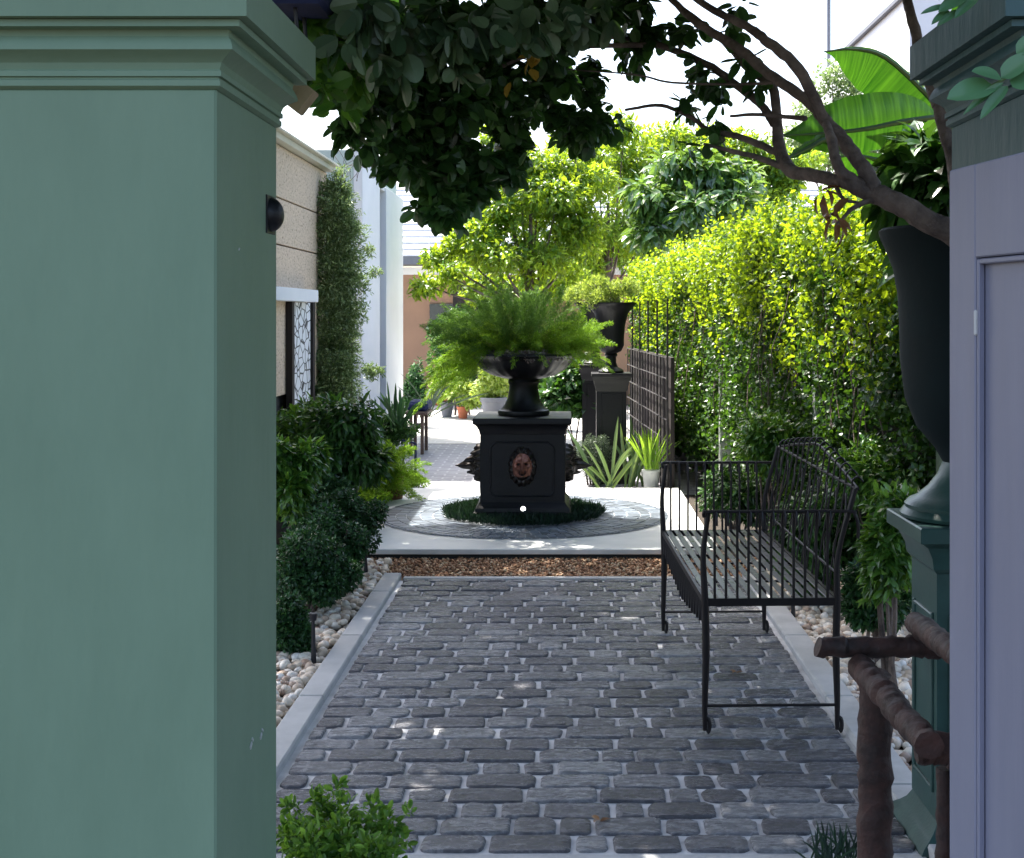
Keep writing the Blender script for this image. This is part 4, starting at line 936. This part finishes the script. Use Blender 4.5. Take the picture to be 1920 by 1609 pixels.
# ================================================================== BUILDINGS
t = thing('stone_building', 'low building of travertine panels behind the left pillar', 'building', (-2.4, 10, 0))
zw = 2.80
m = MB(); seams = [0, .40, .86, 1.69, 2.03, 2.39, zw]; sx = -2.2
for a, b in zip(seams[2:-1], seams[3:]):
    for y0, y1 in ((8, 9.4), (9.406, 12.3)): m.box((sx-.15, (y0+y1)/2, (a+b)/2), (.3, y1-y0, b-a-.012), bev=.003)
m.box((sx-.15, 8.9, .43), (.3, 1.8, .86)); m.build('wall', M['travertine'], t)
m = MB(); m.box((sx-.17, 10.15, zw/2), (.25, 4.28, zw-.02)); m.build('joint_backing', M['shadow_gap'], t)
m = MB(); m.box((sx-.1, 10.15, zw+.028), (.34, 4.34, .05), bev=.004); m.box((sx-.10, 10.15, zw+.062), (.42, 4.4, .018), bev=.003); m.build('coping', M['coping'], t)
m = MB(); m.box((sx+.02, 10.3, 1.645), (.22, 1.75, .10), bev=.004); m.build('lintel', M['white_wall'], t)
t = thing('cut_screen', 'white screen with dark branching cut lines under the lintel', 'screen', (-2.17, 10.95, 0))
m = MB(); m.box((-2.18, 10.95, .98), (.03, .74, 1.22)); m.build('panel', M['screen'], t)
m = MB(); m.box((-2.17, 10.52, .98), (.05, .09, 1.24)); m.build('frame', M['panel_dark'], t)
m = MB(); m.box((-2.17, 11.38, .98), (.05, .09, 1.24)); m.build('frame', M['panel_dark'], t)

t = thing('climber', 'narrow column of pale green climber between stone and white buildings', 'climber', (-2.05, 12, 0))
cl = []
for k in range(52):
    pyc = 350+k*8.2; hw_ = 38 if pyc < 400 else 52 if pyc < 620 else 50; cx_ = 626+ (8 if 430 < pyc < 600 else 0)+rnd.uniform(-6, 6); Yc = 11.9+rnd.uniform(-.1, .1)
    c = P(cx_, pyc, Yc); cl.append((c.x, Yc, c.z, hw_*Yc/F, .09, .10))
for (px, py) in ((690, 470), (700, 510), (692, 700), (706, 695), (640, 320), (690, 690)): c = P(px, py, 12); cl.append((c.x, 12, c.z, .06, .06, .05))
crown('foliage', M['lf_column'], cl, 34000, .040, .3, t, LEAF4, sub=10, droop=.1, up=.5)
m = MB()
for k in range(6): p0 = Vector((-2.1+rnd.uniform(-.12, .12), 12+rnd.uniform(-.1, .1), 0)); m.tube(curve([p0, p0+Vector((rnd.uniform(-.1, .1), 0, 1)), p0+Vector((rnd.uniform(-.1, .1), 0, 2.7))], 5), .007, 5)
for k in range(10):
    c = P(650+rnd.uniform(-20, 20), 340, 12.1); m.tube(curve([c, c+Vector((rnd.uniform(-.05, .12), 0, .12)), c+Vector((rnd.uniform(-.1, .25), 0, rnd.uniform(.15, .35)))], 4), .0022, 4)
m.build('stems', M['bark'], t)

t = thing('white_building', 'white rendered building with tall pilasters left of the courtyard', 'building', (-3, 15, 0))
zt = 3.12
m = MB(); m.box((-3.1, 14.9, zt/2), (2.0, 3.4, zt)); m.build('wall', M['mint_wall'], t)
m = MB(); m.box((-2.055, 13.83, zt/2+.04), (.09, 1.25, zt+.08), bev=.004); m.build('pilaster', M['white_wall'], t)
m = MB(); m.box((-2.055, 15.75, zt/2-.10), (.09, 1.55, zt-.2), bev=.004); m.build('pilaster', M['white_wall'], t)
m = MB(); m.box((-2.095, 14.71, zt/2-.12), (.03, .50, zt-.24)); m.build('recess', M['grey_trim'], t)
m = MB(); m.box((-2.06, 14.715, zt-.13), (.07, .505, .24)); m.build('lintel', M['white_wall'], t)

t = thing('peach_house', 'single storey peach house with pale tiled roof behind the trees', 'house', (-1, 23, 0))
m = MB(); m.box((-.5, 24, 1.13), (13, 4, 2.26)); m.build('wall', M['peach'], t)
m = MB(); m.box((-.5, 21.98, 2.20), (13.02, .04, .12)); m.build('frieze', M['white_wall'], t)
m = MB(); m.box((-.5, 21.62, 2.36), (13.4, .16, .14), bev=.01); m.box((-.5, 21.9, 2.31), (13.4, .5, .04)); m.build('gutter', M['grey_trim'], t)
rf = MB()
for k in range(12):
    y = 21.55+k*.2; z = 2.45+k*.115; rf.box((-.5, y+.14, z+.03), (13.5, .30, .05), rot=(R(22), 0, 0), bev=.01)
rf.build('roof', M['roof'], t)
w = MB(); a, b = P(806, 612, 22), P(852, 570, 22); w.box(((a.x+b.x)/2, 21.97, (a.z+b.z)/2), (b.x-a.x, .03, b.z-a.z)); wo_ = w.build('window', M['glass'], t)
w = MB(); w.box(((a.x+b.x)/2, 21.965, a.z-.03), (b.x-a.x+.1, .1, .04)); w.build('sill', M['white_wall'], wo_)
m = MB(); m.box((-2.6, 21.75, .10), (1.4, .5, .18), bev=.01); m.build('step', M['terracotta'], t)
m = MB(); m.box((-1.4, 21.97, 1.0), (.9, .05, 2.0)); m.build('door', M['panel_dark'], t)

t = thing('white_house', 'tall white house far behind the trees at upper right', 'house', (11, 55, 0))
m = MB(); m.box((11, 55, 4.5), (6, 48, 9.0)); m.build('wall', M['white_wall'], t)
m = MB(); m.box((7.96, 34.5, 8.98), (.14, 6.6, .12), bev=.01); m.build('gutter', M['grey_trim'], t)
m = MB(); m.tube([(8.3, 42, 8.9), (8.3, 42, 13)], .06, 8); m.build('vent_pipe', M['grey_trim'], t)

# ================================================================== TREES BEHIND
def tree(name, label, px, py, Y, clumps, mat, n, size, ratio, tpl=LEAF4, trunk_r=.05, droop=.3, up=.5, group='garden trees beyond the fountain', sub=8, base_px=None):
    s = Y/F; c = P(px, py, Y); bx = (base_px-CX)*s if base_px else c.x
    t = thing(name, label, 'tree', (bx, Y, 0), group)
    cl = [((x-CX)*s, Y+dy, H-(y-CY)*s, r*s, r*s*1.1, r*s*.85) for x, y, r, dy in clumps]
    crown('crown', mat, cl, n, size, ratio, t, tpl, droop=droop, up=up, sub=sub)
    m = MB(); top = Vector((c.x, Y, c.z)); fork = Vector((bx, Y, 0)).lerp(top, .6)
    m.tube(curve([(bx, Y, 0), fork, top], 5), lerp_r([trunk_r, trunk_r*.8, trunk_r*.4], 11), 8)
    for q in cl: 
        e = Vector(q[:3]); md = fork.lerp(e, .5)+Vector((0, 0, -.08)); m.tube(curve([fork, md, e], 4), lerp_r([trunk_r*.5, trunk_r*.3, trunk_r*.12], 9), 5)
    m.build('trunk', M['bark'], t, smooth=True); return t
tree('garden_tree', 'sunlit green tree straight above the fern in the middle', 995, 400, 15.6, [(880, 440, 60, 0), (950, 380, 70, .2), (1040, 400, 70, 0), (1010, 310, 60, .3), (930, 470, 55, -.3), (1080, 330, 60, .4), (850, 520, 34, -.4), (800, 535, 26, -.5), (1000, 480, 55, 0), (1090, 440, 55, .3), (970, 290, 45, .2), (860, 470, 45, .2), (900, 540, 45, .5), (1050, 520, 50, .6), (960, 540, 50, .6), (820, 480, 30, .2), (930, 260, 40, .3)], M['lf_tree'], 14500, .095, .38, LANCE)
tree('garden_tree', 'lighter green tree right of the middle tree, above the black urn', 1140, 380, 17.5, [(1120, 300, 60, 0), (1180, 360, 60, .2), (1140, 430, 60, 0), (1060, 270, 50, .2), (1200, 290, 50, .4), (1210, 440, 50, 0), (1100, 490, 50, 0), (1170, 250, 40, 0)], M['lf_tree'], 7500, .10, .34, LANCE)
tree('glossy_tree', 'tree with large shiny leaves above the far end of the creeper hedge', 1290, 390, 15.0, [(1240, 370, 50, 0), (1300, 400, 56, 0), (1330, 330, 50, .2), (1270, 310, 45, .2), (1370, 370, 50, 0), (1230, 440, 46, 0), (1400, 320, 42, .3)], M['lf_glossy'], 3200, .19, .36, LANCE, droop=.7)
tree('garden_tree', 'yellow green tree behind the shiny leaved tree', 1330, 300, 19.0, [(1250, 270, 46, 0), (1320, 265, 46, .2), (1390, 290, 56, 0), (1450, 330, 60, 0), (1420, 380, 60, 0), (1340, 300, 60, 0), (1500, 320, 60, 0)], M['lf_tree'], 8500, .10, .4, LANCE)
tree('far_tree', 'pale fine leaved tree against the white sky at right', 1570, 180, 21.0, [(1560, 150, 42, 0), (1600, 200, 54, 0), (1545, 220, 48, .2), (1500, 270, 54, 0), (1640, 150, 45, .3), (1580, 280, 64, 0), (1660, 250, 60, 0), (1700, 190, 60, 0)], M['lf_fine'], 14000, .07, .5, LEAF4)
tree('far_tree', 'pale tree behind the middle trees in front of the peach roof', 1000, 330, 20.5, [(900, 400, 55, 0), (960, 320, 50, .2), (1060, 350, 60, 0), (1140, 330, 60, .3), (1210, 380, 60, 0), (1000, 430, 70, 0), (1100, 450, 70, 0), (1180, 470, 60, 0), (880, 490, 40, 0)], M['lf_tree'], 10000, .09, .45, LEAF4)
tree('screen_tree', 'dense tree behind the creeper fence at right', 1640, 420, 9.2, [(1700, 430, 90, 1.2), (1760, 300, 80, 1.0), (1650, 380, 60, 1.5), (1740, 520, 110, .8), (1780, 420, 90, .6), (1725, 330, 62, -2.6), (1745, 280, 50, -2.6), (1700, 290, 30, -2.6), (1760, 390, 50, -2.6), (1740, 200, 40, -2.4)], M['lf_shrub'], 12000, .08, .45, LEAF4, base_px=1760)

# ================================================================== BANANA PLANT
def bigleaf(mb, mid, wup, wdn, axis, nseg=16, curl=.25, uv=None):
    pts = curve(mid, max(2, nseg//(len(mid)-1))); n = len(pts); vs = []; cols = 9
    axis = Vector(axis).normalized()
    for i, p in enumerate(pts):
        s = i/(n-1); k = (math.sin(math.pi*min(1, s*1.0+.02))**.55)*(1 if s < .5 else (1-((s-.5)*2)**3)*.999+.001)
        t_ = (pts[min(i+1, n-1)]-pts[max(i-1, 0)]).normalized(); ax = (axis-t_*axis.dot(t_)).normalized(); nn_ = t_.cross(ax)
        for j in range(cols):
            q = (j-(cols-1)/2)/((cols-1)/2); w = (wup if q > 0 else wdn)*abs(q)*k
            rip = .006*math.sin(i*2.1+j)*abs(q)
            vs.append(p+ax*w*(1 if q > 0 else -1)+nn_*(curl*w*abs(q)+rip))
    mb.add(vs, [(i*cols+j, i*cols+j+1, (i+1)*cols+j+1, (i+1)*cols+j) for i in range(n-1) for j in range(cols-1)])
    return pts
t = thing('banana_plant', 'banana plant with broad glowing leaves right of the bare branches', 'plant', (P(1770, 400, 6.2).x, 6.2, 0))
for (mid, wu, wd, ax, Y) in (
    ([(1785, 232), (1735, 175), (1660, 108), (1600, 92), (1545, 97)], 6, 74, (0, -.25, 1), 6.3),
    ([(1752, 220), (1690, 228), (1620, 242), (1540, 250), (1462, 255)], 62, 48, (0, -.3, 1), 6.0),
    ([(1770, 250), (1745, 300), (1712, 350), (1690, 400), (1680, 440)], 50, 45, (1, .2, .4), 6.2),
    ([(1760, 240), (1720, 285), (1660, 300), (1600, 290), (1560, 300)], 10, 46, (0, -.5, 1), 6.4),
    ([(1590, 290), (1550, 262), (1520, 275), (1490, 290), (1470, 300)], 12, 12, (0, -.6, 1), 5.8),
    ([(1775, 300), (1740, 340), (1720, 400), (1735, 470), (1750, 520)], 45, 40, (1, -.3, .1), 6.0),
    ([(1790, 260), (1800, 160), (1830, 60), (1870, 0), (1900, -60)], 60, 60, (1, .3, -.2), 6.6)):
    mb = MB(); pp = bigleaf(mb, [P(x, y, Y-.05*i) for i, (x, y) in enumerate(mid)], wu*Y/F, wd*Y/F, ax); o = mb.build('leaf', M['banana'], t, smooth=True)
    uv = o.data.uv_layers.new(name='UVMap'); cols = 9
    uvs = np.array([((v//cols)/16, abs(v % cols-4)*.02) for v in [l.vertex_index for l in o.data.loops]]).ravel(); uv.data.foreach_set('uv', uvs)
    mb = MB(); mb.tube(pp, lerp_r([.014, .010, .003], len(pp)), 6); mb.build('midrib', M['lf_sword'], o, smooth=True)
m = MB()
a = P(1775, 260, 6.2); m.tube(curve([(a.x+.05, 6.2, 0), (a.x+.03, 6.2, 1.1), a], 6), lerp_r([.10, .08, .04], 13), 12); m.build('stem', M['lf_grey'], t, smooth=True)

t = thing('shade_plant', 'dark mass of big leaves behind the thick branch at right', 'plant', (P(1760, 400, 5.5).x, 5.5, 0))
crown('foliage', M['lf_shrub'], pxcl([(1700, 330, 42, 5.5), (1745, 300, 40, 5.5), (1740, 385, 52, 5.5), (1765, 350, 40, 5.4), (1690, 385, 30, 5.5), (1770, 470, 50, 5.5), (1720, 265, 22, 5.6)]), 900, .15, .45, t, LANCE, sub=6, droop=.5)
m = MB(); m.tube(curve([(P(1800, 900, 5.5).x, 5.5, 0), P(1790, 600, 5.5), P(1745, 330, 5.5)], 5), .03, 8); m.build('stem', M['bark'], t)

# ================================================================== THE LEANING TREE WITH THE DARK CANOPY
t = thing('leaning_tree', 'tree leaning in from the right with a dark canopy across the top', 'tree', (2.0, 3.6, 0))
BR = [
 ([(1990, 900, 3.6), (1900, 560, 3.5), (1800, 452, 3.45), (1720, 402, 3.45), (1640, 362, 3.5)], [60, 45, 27, 25, 22]),
 ([(1640, 362, 3.5), (1617, 313, 3.52), (1578, 260, 3.6), (1548, 227, 3.65), (1510, 185, 3.7), (1450, 146, 3.8), (1390, 95, 3.9), (1310, 45, 4.0), (1250, -10, 4.1)], [21, 17, 15, 14, 12, 11, 11, 9, 7]),
 ([(1548, 227, 3.65), (1495, 128, 3.6), (1442, 81, 3.65), (1400, 50, 3.7), (1340, 20, 3.8), (1280, -20, 3.9)], [11, 13, 11, 9, 8, 7]),
 ([(1617, 350, 3.5), (1575, 318, 3.5), (1560, 265, 3.55), (1548, 232, 3.62)], [15, 12, 11, 9]),
 ([(1635, 366, 3.5), (1590, 345, 3.5), (1533, 331, 3.6), (1480, 318, 3.7), (1460, 270, 3.8), (1456, 225, 3.85), (1448, 165, 3.9), (1405, 130, 4.0), (1358, 78, 4.1), (1269, 9, 4.2)], [18, 15, 14, 15, 13, 11, 10, 9, 8, 6]),
 ([(1457, 286, 3.78), (1388, 257, 3.9), (1330, 245, 4.0), (1299, 222, 4.05), (1240, 198, 4.1), (1173, 206, 4.2)], [8, 7, 6, 5, 4, 3]),
 ([(1450, 232, 3.85), (1430, 200, 3.9), (1395, 170, 3.95), (1322, 119, 4.1), (1227, 83, 4.3), (1150, 70, 4.4), (1060, 60, 4.5)], [9, 9, 9, 8, 7, 5, 4]),
 ([(1480, 318, 3.7), (1420, 295, 3.8), (1370, 283, 3.85), (1320, 270, 3.9)], [8, 6, 5, 3]),
 ([(1510, 222, 3.7), (1480, 220, 3.75), (1420, 215, 3.8), (1370, 218, 3.9)], [6, 5, 4, 3]),
 ([(1450, 155, 3.8), (1380, 158, 3.9), (1260, 155, 4.0), (1190, 140, 4.1), (1060, 130, 4.2)], [4, 3, 2.5, 2, 1.5]),
 ([(1640, 372, 3.5), (1600, 390, 3.45), (1570, 420, 3.4)], [7, 5, 3]),
 ([(1560, 330, 3.6), (1580, 372, 3.5), (1610, 380, 3.5)], [6, 4, 3]),
 ([(1760, 200, 3.7), (1722, 85, 3.8), (1700, 0, 3.9), (1660, -90, 4.0)], [14, 12, 10, 8]),
 ([(1800, 452, 3.45), (1790, 320, 3.6), (1760, 200, 3.7)], [18, 16, 14]),
 ([(1250, -10, 4.1), (1100, -60, 4.2), (900, -90, 4.1), (700, -80, 3.9)], [10, 9, 7, 5]),
 ([(1227, 83, 4.3), (1080, 90, 4.2), (950, 120, 4.1), (860, 200, 4.1), (830, 320, 4.05)], [6, 5, 4, 3, 2]),
 ([(1100, -60, 4.2), (980, 20, 4.1), (820, 90, 4.0), (700, 120, 3.7)], [6, 5, 4, 3])]
m = MB()
for pl, rd in BR:
    w = [P(x, y, Y) for x, y, Y in pl]; c_ = curve(w, 6); rr = lerp_r([a*.88*p[2]/F for a, p in zip(rd, pl)], len(c_))
    m.tube([p+Vector((rnd.uniform(-1, 1), 0, rnd.uniform(-1, 1)))*r_*.12 for p, r_ in zip(c_, rr)], rr, 10, wob=.07)
m.build('trunk', M['bark'], t, smooth=True, angle=60)
CAN = [(640, 60, 60, 3.4), (700, 70, 80, 3.6), (800, 60, 90, 3.9), (900, 60, 95, 4.0), (1000, 40, 95, 4.1), (1100, 30, 72, 4.2), (1190, 20, 50, 4.3),
       (690, 170, 65, 3.6), (770, 170, 85, 3.9), (860, 180, 85, 4.0), (950, 160, 66, 4.2), (1040, 130, 52, 4.3), (1110, 150, 34, 4.4), (1090, 215, 24, 4.4), (850, 400, 26, 4.0), (620, 130, 34, 3.4), (800, 270, 72, 4.0), (870, 300, 66, 4.1), (740, 250, 48, 3.9), (820, 350, 55, 4.05), (880, 360, 40, 4.1),
       (960, 250, 36, 4.3), (1040, 215, 30, 4.4), (660, 235, 30, 3.6), (935, 310, 35, 4.2), (760, 300, 34, 3.9)]
CAN = [(x, y, r*.92, Y) for x, y, r, Y in CAN]
RAG = []
for x, y, r, Y in CAN:
    if y > 120 or x < 680:
        for _ in range(4):
            a_ = rnd.uniform(0, 6.28); RAG.append((x+1.12*r*math.cos(a_), y+1.12*r*math.sin(a_)*(1 if math.sin(a_) > 0 else .6), rnd.uniform(9, 20), Y))
SPK = [(1110, 235, 34, 4.5), (1150, 240, 22, 4.5), (1070, 250, 30, 4.5), (1290, 190, 24, 4.1), (1310, 130, 30, 4.1), (1345, 175, 26, 4.0), (1340, 235, 24, 4.0), (1230, 60, 36, 4.3), (1290, 60, 26, 4.2), (1370, 50, 20, 4.0), (1400, 120, 18, 3.9), (1180, 100, 36, 4.4), (1420, 160, 16, 3.9), (690, 270, 16, 3.7), (665, 285, 12, 3.7), (1385, 20, 20, 3.9), (1300, 275, 16, 3.9), (1330, 280, 16, 3.9)]
crown('crown', M['lf_canopy'], pxcl(CAN), 5200, .048, .70, t, ROUND, sub=11, subr=.36, fill=.5, droop=.5)
crown('ragged_edge', M['lf_canopy'], pxcl(RAG), 1100, .046, .62, t, ROUND, sub=3, subr=.6, droop=.4)
crown('outer_sprays', M['lf_canopy'], pxcl(SPK), 470, .050, .66, t, ROUND, sub=5, subr=.5, droop=.6)
FRT = [(690, 30, 50, 3.0), (760, 60, 50, 3.1), (830, 40, 50, 3.1), (900, 60, 50, 3.2), (980, 30, 46, 3.3), (720, 120, 40, 3.1), (650, 80, 30, 3.0), (860, 110, 36, 3.2), (1060, 30, 40, 3.4), (1130, 20, 30, 3.5)]
crown('front_leaves', M['lf_front'], pxcl(FRT), 300, .058, .72, t, ROUND, sub=6, subr=.5, droop=.9, up=-.2)
YNG = [(575, 25, 30, 3.1), (620, 10, 30, 3.1), (600, 100, 26, 3.2), (655, 150, 30, 3.3), (640, 200, 26, 3.4), (610, 160, 16, 3.2), (640, 30, 30, 3.1), (650, 95, 30, 3.2), (700, 5, 24, 3.1)]
crown('young_leaves', M['lf_canopy2'], pxcl(YNG), 230, .052, .70, t, ROUND, sub=5, subr=.5, droop=.3)
crown('yellow_leaves', M['lf_yellow'], pxcl([(990, 110, 12, 3.9), (958, 150, 6, 3.9), (1000, 128, 8, 3.9)]), 9, .045, .6, t, LEAF, sub=3)
crown('dry_leaves', M['dry'], pxcl([(1570, 415, 22, 3.4), (1530, 360, 20, 3.5)]), 16, .07, .3, t, LANCE, sub=3)
UP = [(x*1., -.0, 0, 0) for x in ()]
ups = [(rnd.uniform(-1.6, 1.6), rnd.uniform(3.2, 9.5), 0) for _ in range(0)]
gx = []
for yy in np.arange(1.7, 10.5, .50):
    for xx in np.arange(-3.0, .75 if yy > 5.4 else 2.6, .48):
        x_, y_ = xx+rnd.uniform(-.15, .15), yy+rnd.uniform(-.2, .2); z_ = max(2.75, 1.5+588*y_/F+.42)+rnd.uniform(0, .3)
        if x_ > .0 and y_ > 7.6: continue
        gx.append((x_, y_, z_, .52, .52, .24))
crown('shade_crown', M['lf_canopy'], gx, 150000, .085, .72, t, LEAF4, sub=6)  # unseen leaves above the view, added and shaped to block sun and sky

# leafy sprigs close by at upper right
t = thing('leafy_sprig', 'thick oval leaves of a close sprig at the upper right edge', 'sprig', P(1900, 160, 1.75))
def one_leaf(b, tp, w, Y, name='leaf'):
    b, tp = P(*b, Y), P(*tp, Y-.02); d = np.array([(tp-b)[:]]); ln = (tp-b).length
    tv = []; nseg = 8
    for i in range(nseg+1):
        s = i/nseg; ww = (math.sin(math.pi*(s**.8))**.6)*.5 if 0 < s < 1 else .0
        for j in range(-2, 3): q = j/2; tv.append((s, q*ww, .12*abs(q)*ww*2-.10*s*s))
    tf = [(i*5+j, i*5+j+1, (i+1)*5+j+1, (i+1)*5+j) for i in range(nseg) for j in range(4)]
    nr = np.array([[rnd.uniform(-.25, .25), -1, .75]])
    inst(name, tv, tf, np.array([b[:]]), frames(d, nr), np.array([[ln, w*Y/F, ln*.6]]), M['lf_sprig'], t, True)
for b, tp, w in (((1862, 160), (1777, 182), 52), ((1877, 146), (1824, 131), 34), ((1877, 146), (1940, 98), 46), ((1889, 161), (1838, 221), 24), ((1882, 155), (1806, 212), 16), ((1893, 152), (1962, 152), 58), ((1905, 100), (1960, 60), 40)):
    one_leaf(b, tp, w, 1.75)
m = MB(); m.tube(curve([P(1857, 162, 1.75), P(1880, 150, 1.75), P(1925, 120, 1.75), P(2000, 100, 1.7)], 4), .0022, 6); m.build('stem', M['lf_sword'], t)
t = thing('leafy_sprig', 'dark oval leaves hanging over the right pillar at the top edge', 'sprig', P(1800, -10, 2.2))
for b, tp, w in (((1812, -8), (1760, 20), 30), ((1775, 12), (1727, 24), 14), ((1780, 20), (1747, 44), 16), ((1800, 20), (1757, 47), 16), ((1835, -10), (1790, 32), 24), ((1790, -30), (1760, -2), 24)):
    one_leaf(b, tp, w, 2.2)
m = MB(); m.tube(curve([P(1770, 15, 2.2), P(1810, -5, 2.2), P(1880, -60, 2.2)], 4), .0025, 6); m.build('stem', M['lf_sword'], t)

# fallen leaves on the cobbles
for (px, py, lab) in ((1124, 1540, 'curled brown leaf lying on the near cobbles'), (1380, 1262, 'dark wet leaf on the cobbles under the bench')):
    c = G(px, py, .036); n = 3
    o = leaves('fallen_leaf', M['dry'], np.array([[c.x, c.y, c.z+.003*i] for i in range(n)]), np.array([[math.cos(a), math.sin(a), .15] for a in (.4, 2.3, 4.2)]), np.array([[0, 0, 1.]]*n)+sph(n)*.3, np.full(n, .035), np.full(n, .018), None, LEAF)
    tag(o, lab, 'leaf')
